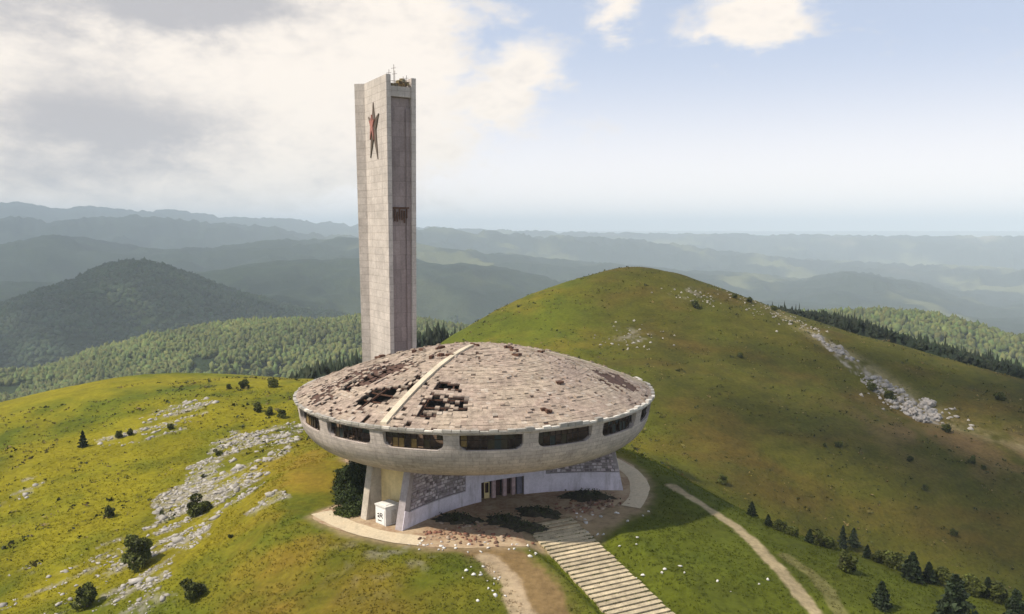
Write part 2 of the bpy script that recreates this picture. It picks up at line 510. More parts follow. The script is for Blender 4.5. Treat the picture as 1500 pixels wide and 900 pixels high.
C = np.broadcast_to(lush, TX.shape + (3,)).copy()
left = 1 - sstep(-45, -10, TX + (TY - 130) * 0.12)
C = lerp(C, dry, sstep(-0.1, 0.5, n_l + 0.5 * n_m) * 0.65)
C = lerp(C, deep, sstep(0.0, 0.6, -n_m - 0.25 * n_s) * 0.5)
C = lerp(C, brown, sstep(0.12, 0.6, n_s * 0.3 + n_m * 0.6) * 0.22)
C = lerp(C, (0.238, 0.207, 0.010), left * sstep(-0.45, 0.25, n_m * 0.6 + n_l) * 0.8)
# orange dry grass of the spur left of the building
spur = np.exp(-(seg_dist(TX, TY, LP([(450, 660), (420, 760), (400, 890)])) / 9.0) ** 2)
C = lerp(C, (0.24, 0.15, 0.022), spur * sstep(-0.4, 0.4, n_m + n_s * 0.25) * 0.7)
frontl = np.exp(-(seg_dist(TX, TY, LP([(470, 880), (600, 870)])) / 9.0) ** 2)
C = lerp(C, (0.20, 0.125, 0.022), frontl * sstep(-0.5, 0.4, n_m) * 0.6)
C = lerp(C, (0.070, 0.084, 0.010), sstep(8, 18, TX) * (1 - sstep(130, 150, TY)) * sstep(-0.6, 0.3, n_m) * 0.7)  # darker grass at the right front: partial shade put into the colour
# the big hill on the right
hillm = sstep(10, 60, TX) * sstep(165, 205, TY)
C = lerp(C, (0.074, 0.070, 0.008), hillm * 0.88)
C = lerp(C, (0.108, 0.066, 0.015), hillm * sstep(-0.05, 0.45, fbm(TX / 40, TY / 25, 4, 77)) * 0.6)
C = lerp(C, (0.070, 0.078, 0.009), hillm * sstep(0.05, 0.5, -fbm(TX / 33, TY / 22, 4, 78)) * 0.6)
terr = fbm(TX / 15 + TY / 40, TZ / 1.1, 3, 79)                 # terracettes and grazed lines along the contour
C = lerp(C, (0.130, 0.104, 0.022), hillm * sstep(0.05, 0.5, terr + 0.3 * n_s) * 0.35)
C = lerp(C, (0.045, 0.046, 0.008), hillm * sstep(0.1, 0.5, -terr + 0.5 * n_s) * 0.45)
redd = np.exp(-(seg_dist(TX, TY, LP([(1360, 640), (1480, 660)])) / 22.0) ** 2)
C = lerp(C, (0.23, 0.14, 0.06), redd * sstep(-0.4, 0.3, n_m) * 0.75)
C = lerp(C, (0.30, 0.25, 0.13), np.exp(-(seg_dist(TX, TY, HILLTRACK) / 5.5) ** 2) * sstep(-0.4, 0.25, n_m + n_s * 0.5) * 0.7)
wxp, wyp = TX + n_m * 7 + n_s * 2.0, TY + fbm(TX / 16, TY / 16, 3, 31) * 9
def streak(x, y):
    u, v = x * 0.80 + y * 0.6, -x * 0.6 + y * 0.80          # rock ribs run up the slope
    return fbm(u / 16, v / 3.0, 4, 36)
for poly, k in SCREE:
    m = in_poly(wxp, wyp, poly).astype(float)
    C = lerp(C, stone * 0.75, m * sstep(0.34 - k * 0.6, 0.85 - k * 0.6, streak(TX, TY) * 1.1 + n_s * 0.5 + n_t * 0.25) * 0.75)
C = lerp(C, stone * 0.8, in_poly(TX, TY, ROCKBAND[0]) * sstep(-0.1, 0.35, n_s + n_m * 0.6) * 0.8)
for q in ((1010, 430), (925, 492), (600, 800)):
    h_ = hit(*q); C = lerp(C, stone * 0.7, np.exp(-((TX - h_[0]) ** 2 + (TY - h_[1]) ** 2) / 60.0) * sstep(0.05, 0.5, n_s + n_m * 0.5) * 0.7)
# paths
def path(c, pts, w, col, k=1.0):
    d = seg_dist(TX, TY, pts) + n_s * w * 0.45 + n_t * w * 0.2
    return lerp(c, col, (1 - sstep(w * 0.55, w * 1.1, d)) * k)
C = path(C, TRACK, 3.3, (0.26, 0.155, 0.08), 0.9)
C = path(C, TRACK, 5.5, (0.17, 0.135, 0.05), 0.35)
C = path(C, LP([(712, 816), (742, 848), (766, 905)]), 1.7, (0.44, 0.34, 0.225), 0.85)
C = path(C, FOOT, 1.2, (0.40, 0.32, 0.19), 0.95)
C = path(C, LP([(1150, 815), (1200, 850), (1235, 905)]), 1.3, (0.30, 0.25, 0.12), 0.4)
rb = np.hypot(TX - BC.x, TY - BC.y)
rba = np.degrees(np.arctan2(TY - BC.y, TX - BC.x))
lim = 29.0 - 11 * (sstep(150, 170, rba) + (1 - sstep(-160, -143, rba)))
C = lerp(C, (0.33, 0.245, 0.15), (1 - sstep(-0.5, 2.6, rb - lim + n_s * 1.5)) * 0.95)
# beyond the near hill: woods and fields
far = sstep(430, 640, RR)
fm = fbm(TX / 420, TY / 420, 5, 41); fs = fbm(TX / 60, TY / 60, 4, 42)
W = lerp(np.broadcast_to(forest, TX.shape + (3,)).copy(), (0.046, 0.066, 0.024), sstep(-0.2, 0.4, fs))
W = lerp(W, pine, sstep(0.05, 0.35, fm) * 0.75)
fieldk = sstep(2600, 5200, RR) * sstep(-0.30, -0.12, TX / RR) * sstep(0.06, 0.28, fbm(TX / 800, TY / 1300, 5, 43)) * (1 - sstep(-380, 300, TZ) * 0.4)
W = lerp(W, field, fieldk * 0.75)
W = lerp(W, (0.30, 0.25, 0.16), sstep(7000, 11000, RR) * sstep(-100, 4000, TX) * sstep(0.22, 0.5, fbm(TX / 700, TY / 1600, 4, 44)) * 0.8)
gl = hit(218, 420, 900, 6000)
W = lerp(W, (0.085, 0.125, 0.030), np.exp(-((TX - gl[0]) / 95) ** 2 - ((TY - gl[1]) / 260) ** 2) * 1.0)
W = lerp(W, (0.020, 0.032, 0.022), sstep(2200, 5000, RR) * (1 - fieldk) * 0.6)
C = C * (1 - far[..., None]) + W * far[..., None]

C = C * 0.84
idx = np.arange(na * nr).reshape(na, nr)
q = np.stack((idx[:-1, :-1], idx[1:, :-1], idx[1:, 1:], idx[:-1, 1:]), -1).reshape(-1, 4)
qw = np.stack((idx[-1, :-1], idx[0, :-1], idx[0, 1:], idx[-1, 1:]), -1)      # close the ring
q = np.concatenate((q, qw))[:, ::-1]
tv = np.stack((TX, TY, TZ), -1).reshape(-1, 3)

mt = bpy.data.materials.new('meadow_and_forest_ground'); mt.use_nodes = True
t = mt.node_tree; p = t.nodes['Principled BSDF']
p.inputs['Roughness'].default_value = 0.95; p.inputs['Specular IOR Level'].default_value = 0.1
at = t.nodes.new('ShaderNodeVertexColor'); at.layer_name = 'Col'
tcn = t.nodes.new('ShaderNodeTexCoord'); co = tcn.outputs['Object']
g1 = noise(t, co, 0.9, 6, 0.7); g2 = noise(t, co, 0.10, 5, 0.65); g3 = noise(t, co, 0.012, 6, 0.68)
k = (g1 * 0.45 + g2 * 0.3 + g3 * 0.25).step(0.34, 0.66, 0.62, 1.38)
cm = t.nodes.new('ShaderNodeCombineXYZ')
for i in range(3): t.links.new(k.s, cm.inputs[i])
c = mixc(t, 1.0, at.outputs['Color'], cm.outputs[0], 'MULTIPLY')
t.links.new(c, p.inputs['Base Color'])
bn = t.nodes.new('ShaderNodeBump'); bn.inputs['Strength'].default_value = 0.55; bn.inputs['Distance'].default_value = 0.4
bn2 = t.nodes.new('ShaderNodeBump'); bn2.inputs['Strength'].default_value = 0.6; bn2.inputs['Distance'].default_value = 14.0
t.links.new(g1.s, bn.inputs['Height']); t.links.new(noise(t, co, 0.055, 5, 0.7).s, bn2.inputs['Height'])
geo = t.nodes.new('ShaderNodeSeparateXYZ'); t.links.new(co, geo.inputs[0])
t.links.new(X(t, geo.outputs[1]).step(600, 1000, 0.0, 0.7).s, bn2.inputs['Strength'])
t.links.new(bn2.outputs[0], bn.inputs['Normal']); t.links.new(bn.outputs[0], p.inputs['Normal'])
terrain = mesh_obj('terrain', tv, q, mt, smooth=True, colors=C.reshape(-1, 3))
meta(terrain, kind='structure')


# ------------------------------------------------------------------ haze and unseen shade clouds
hm = bpy.data.materials.new('haze_air'); hm.use_nodes = True
t = hm.node_tree; t.nodes.clear()
ho = t.nodes.new('ShaderNodeOutputMaterial'); pv = t.nodes.new('ShaderNodeVolumePrincipled')
pv.inputs['Color'].default_value = (0.78, 0.90, 1.0, 1)
pv.inputs['Density'].default_value = 9.5e-5
pv.inputs['Anisotropy'].default_value = -0.25
t.links.new(pv.outputs[0], ho.inputs['Volume'])
HB = MB(); z0, z1 = float(TZ.min()) - 1.0, max(float(TZ.max()), 80) + 15
HB.box((0, 0, (z0 + z1) / 2), (72000, 72000, z1 - z0))
haze = HB.build('haze', hm)
meta(haze, kind='stuff')

cm_ = bpy.data.materials.new('shade_cloud_vapour'); cm_.use_nodes = True
t = cm_.node_tree; t.nodes.clear()
oo = t.nodes.new('ShaderNodeOutputMaterial'); tr = t.nodes.new('ShaderNodeBsdfTransparent'); df = t.nodes.new('ShaderNodeBsdfTranslucent'); d2 = t.nodes.new('ShaderNodeBsdfDiffuse')
df.inputs[0].default_value = (0.9, 0.9, 0.9, 1); d2.inputs[0].default_value = (0.9, 0.9, 0.9, 1)
a_ = t.nodes.new('ShaderNodeMixShader'); b_ = t.nodes.new('ShaderNodeMixShader'); a_.inputs[0].default_value = 0.5
tcn = t.nodes.new('ShaderNodeTexCoord')
fc = noise(t, tcn.outputs['Object'], 0.012, 5, 0.6).step(0.35, 0.65, 0.2, 0.65)
t.links.new(fc.s, b_.inputs[0])
t.links.new(df.outputs[0], a_.inputs[1]); t.links.new(d2.outputs[0], a_.inputs[2])
t.links.new(tr.outputs[0], b_.inputs[1]); t.links.new(a_.outputs[0], b_.inputs[2]); t.links.new(b_.outputs[0], oo.inputs[0])

ico = bmesh.new(); bmesh.ops.create_icosphere(ico, subdivisions=2, radius=1.0)
ICO_V = np.array([v.co[:] for v in ico.verts]); ICO_F = np.array([[v.index for v in f.verts] for f in ico.faces]); ico.free()
ico = bmesh.new(); bmesh.ops.create_icosphere(ico, subdivisions=4, radius=1.0)
ICO3_V = np.array([v.co[:] for v in ico.verts]); ICO3_F = np.array([[v.index for v in f.verts] for f in ico.faces]); ico.free()
ico = bmesh.new(); bmesh.ops.create_icosphere(ico, subdivisions=1, radius=1.0)
IC1_V = np.array([v.co[:] for v in ico.verts]); IC1_F = np.array([[v.index for v in f.verts] for f in ico.faces]); ico.free()


def shade_cloud(ground, rx, ry, rot, zc, n, size):
    """an unseen cumulus overhead, added so that its shade falls on the given spot of the ground"""
    tt = (zc - ground[2]) / to_sun.z
    cx, cy = ground[0] + to_sun.x * tt, ground[1] + to_sun.y * tt
    V, Fc = [], []; b = 0
    for i in range(n):
        a = random.uniform(0, 2 * math.pi); r = math.sqrt(random.random())
        u, v = r * rx * math.cos(a), r * ry * math.sin(a)
        s = size * random.uniform(0.5, 1.15) * (1.1 - 0.6 * r)
        x = cx + u * math.cos(rot) - v * math.sin(rot); y = cy + u * math.sin(rot) + v * math.cos(rot)
        vv = ICO_V * np.array((s, s, s * 0.55)) * (1 + 0.22 * rng.standard_normal((len(ICO_V), 1))) + np.array((x, y, zc + s * 0.3))
        V.append(vv); Fc.append(ICO_F + b); b += len(vv)
    o = mesh_obj('shade_cloud', np.concatenate(V), np.concatenate(Fc), cm_, smooth=True)
    meta(o, kind='stuff')


ZC = z1 + 300  # unseen clouds added overhead to shade parts of the land
shade_cloud((225, 245, -30), 150, 85, R(-15), ZC, 60, 34)
shade_cloud((330, 330, -30), 120, 90, R(-20), ZC + 30, 30, 36)
shade_cloud((118, 150, -15), 70, 48, R(15), ZC + 60, 26, 20)
shade_cloud((-1380, 2650, -220), 900, 620, R(25), ZC + 900, 80, 180)
shade_cloud((-3300, 6000, -300), 1300, 900, R(10), ZC + 1900, 60, 260)

# ------------------------------------------------------------------ the saucer building
bx_ = empty('saucer_hall', BC)
meta(bx_, 'round concrete flying saucer hall with tattered roof on splayed legs', 'building')
AX = R(-62)                                # the way the entrance faces
ca, sa = math.cos(AX), math.sin(AX)
def L(a, p, z): return (a * ca - p * sa, a * sa + p * ca, z)     # a = out through the door, p = to its right

M_shell = concrete('saucer_concrete', (0.53, 0.465, 0.43), (1.9, 0.62), 0.62, 0.5)
M_tower = concrete('tower_concrete', (0.56, 0.505, 0.465), (3.2, 1.5), 0.74, 0.42, (0.26, 0.22, 0.20), vary=0.05, mort=0.06)
M_wall = concrete('stone_wall', (0.36, 0.32, 0.33), (0.7, 0.35), 0.5, 0.4)
M_white = material('painted_plinth', (0.74, 0.69, 0.77), var=0.14, scale=0.5, stain=(0.9, 0.5, (0.30, 0.26, 0.27)))
M_end = concrete('wing_end_concrete', (0.66, 0.61, 0.64), (1.2, 0.6), 0.6, 0.4)
M_block = material('stone_blocks', vcol=True, var=0.2, scale=1.0)
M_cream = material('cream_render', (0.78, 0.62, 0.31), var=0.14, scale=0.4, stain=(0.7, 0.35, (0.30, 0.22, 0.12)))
M_fin = material('leg_concrete', (0.47, 0.42, 0.35), var=0.22, scale=0.6, stain=(0.8, 0.5, (0.2, 0.16, 0.12)))
M_dark = material('dark_interior', (0.030, 0.024, 0.02), var=0.3)
M_rust = material('rusty_steel', (0.11, 0.055, 0.035), var=0.45, scale=1.5)
M_clad = material('roof_sheets', vcol=True, var=0.42, scale=0.8, bump=0.5, rough=0.8, stain=None)
M_deck = material('roof_boards', (0.085, 0.048, 0.035), var=0.5, scale=0.8)
M_rib = material('pale_rib', (0.54, 0.47, 0.35), var=0.2, scale=0.5)
M_glass = material('dirty_sunlit_glass', vcol=True, rough=0.35, spec=0.5, var=0.4, scale=0.8, bump=0)
M_frame = material('window_steel', (0.045, 0.03, 0.022), var=0.4)
M_door = material('faded_red_door', (0.085, 0.035, 0.03), var=0.4)
M_pink = material('pinkish_pillar', (0.46, 0.33, 0.33), var=0.3)

PROF = [(29.9, 16.2), (29.9, 15.95), (29.68, 15.93), (29.62, 15.80), (29.2, 13.4), (28.95, 12.4), (28.5, 11.4), (27.8, 10.45), (26.8, 9.6), (25.4, 8.9), (23.4, 8.35), (21.0, 7.95), (18.0, 7.65), (10, 7.6), (0.1, 7.6)]
PR = np.array(PROF)
def bowl_z(r):
    o = np.argsort(PR[5:, 0]); return float(np.interp(r, PR[5:, 0][o], PR[5:, 1][o]))

# -- shell with real window openings
NW = 17; PITCHW = 2 * math.pi / NW; GAP0 = R(-72.7)
WT, WB = 15.76, 13.4
def surf(th, z, inset=0.0):
    r = np.interp(z, [13.4, 15.8], [29.2, 29.62]) - inset
    return (r * math.cos(th), r * math.sin(th), z)
sv, sf, suv = [], [], []
def addv(p, uv): sv.append(p); suv.append(uv); return len(sv) - 1
def win_outline(n=56):
    hw, hh, cr = 0.5 * PITCHW * 29.4 - 1.08, (WT - WB - 0.12) / 2, 1.05
    pts = []
    for k in range(n):
        t_ = k / n * 8 - 1
        # square walk by angle, corners: bottom ones rounded, top ones nearly square
        a = k / n * 2 * math.pi
        ux, uy = math.cos(a), math.sin(a)
        s = 1 / max(abs(ux) , abs(uy))
        x, y = ux * s * hw, uy * s * hh
        for sx in (-1, 1):
            c_ = cr if y < 0 else 0.15
            cxx, cyy = sx * (hw - c_), (-hh + c_) if y < 0 else (hh - c_)
            if x * sx > hw - c_ and (y < cyy if y < 0 else y > cyy):
                d = math.hypot(x - cxx, y - cyy)
                if d > c_: x, y = cxx + (x - cxx) * c_ / d, cyy + (y - cyy) * c_ / d
        pts.append((x, y))
    return pts, hw, hh
WO, HW_, HH_ = win_outline()
ZMID = (WT + WB) / 2
for w in range(NW):
    thc = GAP0 + (w + 0.5) * PITCHW
    half = PITCHW / 2
    inner, outer, deep_, midr = [], [], [], []
    for k, (x, y) in enumerate(WO):
        th = thc + x / 29.4; z = ZMID + y
        a = k / len(WO) * 2 * math.pi; ux, uy = math.cos(a), math.sin(a); s = 1 / max(abs(ux), abs(uy))
        ox, oz = ux * s * half, ZMID + uy * s * (WT + 0.04 - ZMID)
        oth = thc + ox
        inner.append(addv(surf(th, z), (th * 29.4, z)))
        m_th, m_z = (th + oth) / 2, (z + oz) / 2
        midr.append(addv(surf(m_th, m_z), (m_th * 29.4, m_z)))
        outer.append(addv(surf(oth, oz), (oth * 29.4, oz)))
        deep_.append(addv(surf(th, z, 0.75), (th * 29.4, z - 0.7)))
    n = len(WO)
    for k in range(n):
        j = (k + 1) % n
        sf.append((inner[k], midr[k], midr[j], inner[j])); sf.append((midr[k], outer[k], outer[j], midr[j])); sf.append((deep_[k], inner[k], inner[j], deep_[j]))
NT = NW * 12
def ring_strip(prof, rev=False):
    rows = []
    s = 0.0
    for i, (r, z) in enumerate(prof):
        if i: s += math.hypot(r - prof[i - 1][0], z - prof[i - 1][1])
        rows.append([addv((r * math.cos(GAP0 + 2 * math.pi * k / NT), r * math.sin(GAP0 + 2 * math.pi * k / NT), z), (2 * math.pi * k / NT * 29.4, 13.4 - s)) for k in range(NT + 1)])
    for a, b in zip(rows[:-1], rows[1:]):
        for k in range(NT): sf.append((a[k], b[k], b[k + 1], a[k + 1]))
ring_strip(PROF[:4] + [(29.615, 15.795)])
ring_strip([(29.2, 13.4)] + PROF[5:])
ring_strip([(29.205, 13.44), (29.2, 13.4)])
shell = mesh_obj('shell', sv, sf, M_shell, bx_, True, None, suv)
bpy.context.view_layer.update()
bm = bmesh.new(); bm.from_mesh(shell.data); bmesh.ops.remove_doubles(bm, verts=bm.verts, dist=0.004); bmesh.ops.recalc_face_normals(bm, faces=bm.faces); bm.to_mesh(shell.data); bm.free()
shell.data.shade_smooth() if hasattr(shell.data, 'shade_smooth') else None
shell.data.set_sharp_from_angle(angle=R(35))

# inner gallery wall seen through the windows
gv, gf = [], []
for k in range(65):
    a = 2 * math.pi * k / 64
    for r, z in ((29.0, 12.9), (25.5, 12.9), (25.5, 16.5)): gv.append((r * math.cos(a), r * math.sin(a), z))
for k in range(64):
    b = k * 3
    gf += [(b, b + 3, b + 4, b + 1), (b + 1, b + 4, b + 5, b + 2)]
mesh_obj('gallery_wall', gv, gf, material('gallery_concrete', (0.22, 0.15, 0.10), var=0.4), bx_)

# windows: frame + panes
def make_window(seed, sun_gold):
    r2 = random.Random(seed)
    fr, pn = MB(), MB()
    nb = 9
    for i in range(nb + 1):
        x = -HW_ + 0.1 + i * (2 * HW_ - 0.2) / nb
        th = x / 29.4
        lo = -HH_ + (0.45 if i in (0, nb) else 0.12 if i in (1, nb - 1) else 0.0)
        if r2.random() < 0.12 and 0 < i < nb: continue
        fr.box(((28.75) * math.cos(th), 28.75 * math.sin(th), ZMID + (lo + HH_) / 2), (0.1, 0.09, HH_ - lo), th)
    for zz in (-HH_ + 0.03, 0.25, HH_ - 0.03):
        for i in range(nb):
            t0, t1 = (-HW_ + 0.1 + i * (2 * HW_ - 0.2) / nb) / 29.4, (-HW_ + 0.1 + (i + 1) * (2 * HW_ - 0.2) / nb) / 29.4
            fr.bar((28.75 * math.cos(t0), 28.75 * math.sin(t0), ZMID + zz), (28.75 * math.cos(t1), 28.75 * math.sin(t1), ZMID + zz), 0.08, 0.08)
    for i in range(nb):
        for lo, hi in ((-HH_, 0.25), (0.25, HH_)):
            if r2.random() < 0.58: continue
            if i in (0, nb - 1) and lo < 0: lo = -HH_ + 0.45
            t0, t1 = (-HW_ + 0.12 + i * (2 * HW_ - 0.24) / nb) / 29.4, (-HW_ + 0.12 + (i + 1) * (2 * HW_ - 0.24) / nb) / 29.4
            g = i / nb < sun_gold
            col = (0.20, 0.125, 0.04) if g and r2.random() < 0.7 else (0.038, 0.026, 0.014) if r2.random() < 0.5 else (0.02, 0.026, 0.028)  # amber panes: sunlight on the glass put into their colour
            f8 = []
            for rr_ in (28.70, 28.67):
                f8 += [(rr_ * math.cos(t0), rr_ * math.sin(t0), ZMID + lo), (rr_ * math.cos(t1), rr_ * math.sin(t1), ZMID + lo), (rr_ * math.cos(t1), rr_ * math.sin(t1), ZMID + hi), (rr_ * math.cos(t0), rr_ * math.sin(t0), ZMID + hi)]
            pn.hexa(f8, col)
    return fr, pn
for w in range(NW):
    fr, pn = make_window(w * 3 + 1, 0.5 if w in (NW - 2, NW - 4) else 0.22 if w == NW - 1 else 0.0)
    fo = fr.build('window', M_frame, bx_)
    fo.rotation_euler = (0, 0, GAP0 + (w + 0.5) * PITCHW)
    po = pn.build('pane', M_glass, fo)

# -- roof
ZR, RISE, RAD = 16.2, 7.35, 29.75
def dome(r): return ZR + 0.1 + RISE * (1 - (min(r, RAD) / RAD) ** 1.75)
def roof_pix(px, py):
    x = (px - 750) / F; z = -(py - 450) / F
    d = Vector((x, math.cos(PITCH) + z * math.sin(PITCH), -math.sin(PITCH) + z * math.cos(PITCH)))
    o = Vector((0, 0, CAM_Z)) - BC
    tt = 90.0
    while tt < 190:
        p_ = o + d * tt
        if math.hypot(p_.x, p_.y) < RAD and p_.z < dome(math.hypot(p_.x, p_.y)): return (p_.x, p_.y)
        tt += 0.1
    return (p_.x, p_.y)
def RP(l): return [roof_pix(*q_) for q_ in l]
HOLES = [(RP([(515, 596), (545, 570), (592, 564), (570, 594)]), 0.5), (RP([(610, 606), (627, 576), (684, 583), (684, 604), (650, 606)]), 0.45), (RP([(498, 570), (530, 553), (548, 549), (552, 554), (520, 567), (508, 577)]), 0.5), (RP([(455, 597), (466, 588), (478, 588), (470, 599)]), 0.4), (RP([(548, 583), (560, 578), (568, 582), (556, 588)]), 0.5), (RP([(536, 556), (560, 541), (585, 536), (590, 541), (562, 553), (545, 562)]), 0.45), (RP([(470, 590), (482, 583), (500, 583), (492, 593)]), 0.35), (RP([(515, 594), (543, 571), (588, 566), (566, 592)]), 0.86), (RP([(582, 570), (613, 549), (630, 563), (603, 580)]), 0.78), (RP([(633, 573), (646, 559), (673, 563), (676, 578), (655, 571)]), 0.84),
         (RP([(612, 604), (628, 578), (682, 585), (682, 602), (650, 603)]), 0.82), (RP([(602, 617), (611, 606), (634, 607), (622, 617)]), 0.75), (RP([(577, 617), (588, 607), (597, 609), (590, 618)]), 0.7)]
BARE = [(RP([(447, 590), (470, 570), (520, 543), (560, 530), (570, 535), (525, 556), (480, 582), (455, 597)]), 0.35), (RP([(520, 560), (560, 540), (610, 528), (615, 536), (570, 556), (535, 570)]), 0.4), (RP([(515, 566), (545, 543), (590, 532), (592, 540), (545, 562), (525, 568)]), 0.85), (RP([(495, 560), (530, 545), (560, 530), (575, 530), (520, 558)]), 0.5), (RP([(862, 541), (905, 549), (938, 573), (925, 574), (893, 560)]), 0.9),
        (RP([(850, 548), (890, 558), (905, 566), (880, 562)]), 0.55), (RP([(455, 585), (480, 575), (490, 583), (462, 592)]), 0.35), (RP([(497, 568), (512, 562), (514, 574), (500, 576)]), 0.7),
        (RP([(470, 600), (530, 596), (540, 606), (480, 612)]), 0.22), (RP([(452, 582), (500, 553), (520, 545), (530, 549), (490, 568), (458, 590)]), 0.35), (RP([(540, 545), (600, 524), (640, 515), (640, 522), (560, 550)]), 0.30), (RP([(880, 556), (945, 575), (950, 583), (900, 573)]), 0.4), (RP([(640, 525), (720, 515), (760, 525), (680, 535)]), 0.12), (RP([(780, 515), (860, 530), (880, 545), (800, 530)]), 0.10)]
clad, deckq = MB(), MB()
rings = np.concatenate((np.arange(0.6, 29.3, 0.52), [29.62]))
pinkish, beige, pale, brn = np.array((0.42, 0.325, 0.26)), np.array((0.465, 0.375, 0.285)), np.array((0.60, 0.54, 0.46)), np.array((0.23, 0.15, 0.115))
for i in range(len(rings) - 1):
    r0, r1 = rings[i], rings[i + 1]
    ns = 236 if r0 > 16 else 140 if r0 > 8 else 70 if r0 > 3 else 30
    rowlift = rng.uniform(0, 0.06); rowtone = rng.uniform(0.9, 1.07)
    for j in range(ns):
        a0, a1 = 2 * math.pi * j / ns, 2 * math.pi * (j + 1) / ns
        am_, rm_ = (a0 + a1) / 2, (r0 + r1) / 2
        x, y = rm_ * math.cos(am_), rm_ * math.sin(am_)
        hole = any(in_poly(np.array([x]), np.array([y]), pl)[0] and rng.random() < k_ for pl, k_ in HOLES)
        bare = any(in_poly(np.array([x]), np.array([y]), pl)[0] and rng.random() < k_ for pl, k_ in BARE) or rng.random() < 0.010 + 0.10 * max(0, float(fbm(np.array([x / 2.2 + 9]), np.array([y / 2.2]), 2, 48)[0]) - 0.22)
        adeg = math.degrees(am_) % 360
        if 130 < adeg < 262 and rm_ > 6 and rng.random() < 2.0 * max(0, float(fbm(np.array([x / 1.9 + 3]), np.array([y / 1.9]), 2, 49)[0]) - 0.27): hole = True
        nearhole = any(in_poly(np.array([x]), np.array([y]), pl)[0] for pl, _k in HOLES)
        c0 = [(r0 * math.cos(a0), r0 * math.sin(a0)), (r1 * math.cos(a0), r1 * math.sin(a0)), (r1 * math.cos(a1), r1 * math.sin(a1)), (r0 * math.cos(a1), r0 * math.sin(a1))]
        zz = [dome(r0), dome(r1), dome(r1), dome(r0)]
        if not hole:
            deckq.hexa([(*c_, z_ - 0.30) for c_, z_ in zip(c0, zz)] + [(*c_, z_ - 0.12) for c_, z_ in zip(c0, zz)])
        if hole or bare: continue
        nn = float(perlin(np.array([x / 6.0]), np.array([y / 6.0]), 12)[0])
        k_ = min(max(0.5 + nn * 0.9 + rng.uniform(-0.25, 0.25), 0), 1)
        col = pinkish * (1 - k_) + beige * k_
        u = rng.random()
        if u < 0.05: col = col * 0.6 + pale * 0.4
        elif u < 0.11: col = col * 0.65 + brn * 0.35
        col = col * 0.77 * rowtone * rng.uniform(0.92, 1.07)
        lift = rowlift + rng.uniform(0, 0.05) + (rng.uniform(0.08, 0.28) if rng.random() < 0.05 else 0)
        g = rng.uniform(0.0, 0.05)
        tilt = rng.uniform(-0.03, 0.05)
        if nearhole: lift += rng.uniform(-0.06, 0.08); tilt += rng.uniform(-0.16, 0.10); col = col * rng.uniform(0.6, 1.05)
        sh = [(c_[0] * (1 - g * 0.03), c_[1] * (1 - g * 0.03)) for c_ in c0]
        top = [(*c_, z_ + lift + (tilt if q_ in (1, 2) else 0)) for q_, (c_, z_) in enumerate(zip(sh, zz))]
        bot = [(*c_, z_ - 0.10 + lift * 0.3) for c_, z_ in zip(sh, zz)]
        clad.hexa(bot + top, tuple(col))
roof = deckq.build('roof', M_deck, bx_)
clad.build('roof_cladding', M_clad, roof)
# steel under the roof and the hall's inner dome below it
st = MB()
for j in range(48):
    a = 2 * math.pi * j / 48
    for r0, r1 in ((4, 10), (10, 16), (16, 22), (22, 28.8)):
        st.bar((r0 * math.cos(a), r0 * math.sin(a), dome(r0) - 0.5), (r1 * math.cos(a), r1 * math.sin(a), dome(r1) - 0.5), 0.16, 0.3)
for r0 in (10, 13, 16, 19, 22, 24, 26, 28):
    for j in range(48):
        a, b = 2 * math.pi * j / 48, 2 * math.pi * (j + 1) / 48
        st.bar((r0 * math.cos(a), r0 * math.sin(a), dome(r0) - 0.55), (r0 * math.cos(b), r0 * math.sin(b), dome(r0) - 0.55), 0.12, 0.2)
st.build('roof_truss', M_rust, roof)
cv_, cf_ = [], []
rs_ = [0.2, 5, 10, 15, 20, 24, 25.6]
for r0 in rs_:
    for j in range(48): a = 2 * math.pi * j / 48; cv_.append((r0 * math.cos(a), r0 * math.sin(a), dome(r0) - 2.2 + (0.0 if r0 < 25 else 0.6)))
for i in range(len(rs_) - 1):
    for j in range(48): cf_.append((i * 48 + j, (i + 1) * 48 + j, (i + 1) * 48 + (j + 1) % 48, i * 48 + (j + 1) % 48))
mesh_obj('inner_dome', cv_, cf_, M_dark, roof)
# coping stones of the rim, some broken away or tipped
cp = MB()
NCOP = 150
for j in range(NCOP):
    a0, a1 = 2 * math.pi * j / NCOP, 2 * math.pi * (j + 0.93) / NCOP
    am_ = math.degrees((a0 + a1) / 2)
    rightfront = (am_ > 285 or am_ < 20)
    u = random.random()
    hh = 0.26 if u > 0.3 else random.uniform(0.03, 0.18)
    if rightfront: hh = random.choice((0.12, 0.32, 0.5, 0.42, 0.2))
    cc = random.uniform(0.30, 0.46) if not (rightfront and random.random() < 0.55) and random.random() > 0.08 else random.uniform(0.62, 0.72)
    r0, r1 = 29.45 + random.uniform(-0.1, 0.1), 30.02 + random.uniform(-0.06, 0.06)
    pts = [(r0 * math.cos(a0), r0 * math.sin(a0)), (r1 * math.cos(a0), r1 * math.sin(a0)), (r1 * math.cos(a1), r1 * math.sin(a1)), (r0 * math.cos(a1), r0 * math.sin(a1))]
    cp.hexa([(*q_, 16.15) for q_ in pts] + [(*q_, 16.2 + hh + random.uniform(-0.03, 0.03)) for q_ in pts], (cc, cc * 0.93, cc * 0.82))
cp.build('rim_coping', material('coping_stone', vcol=True, var=0.25, scale=0.9), bx_)
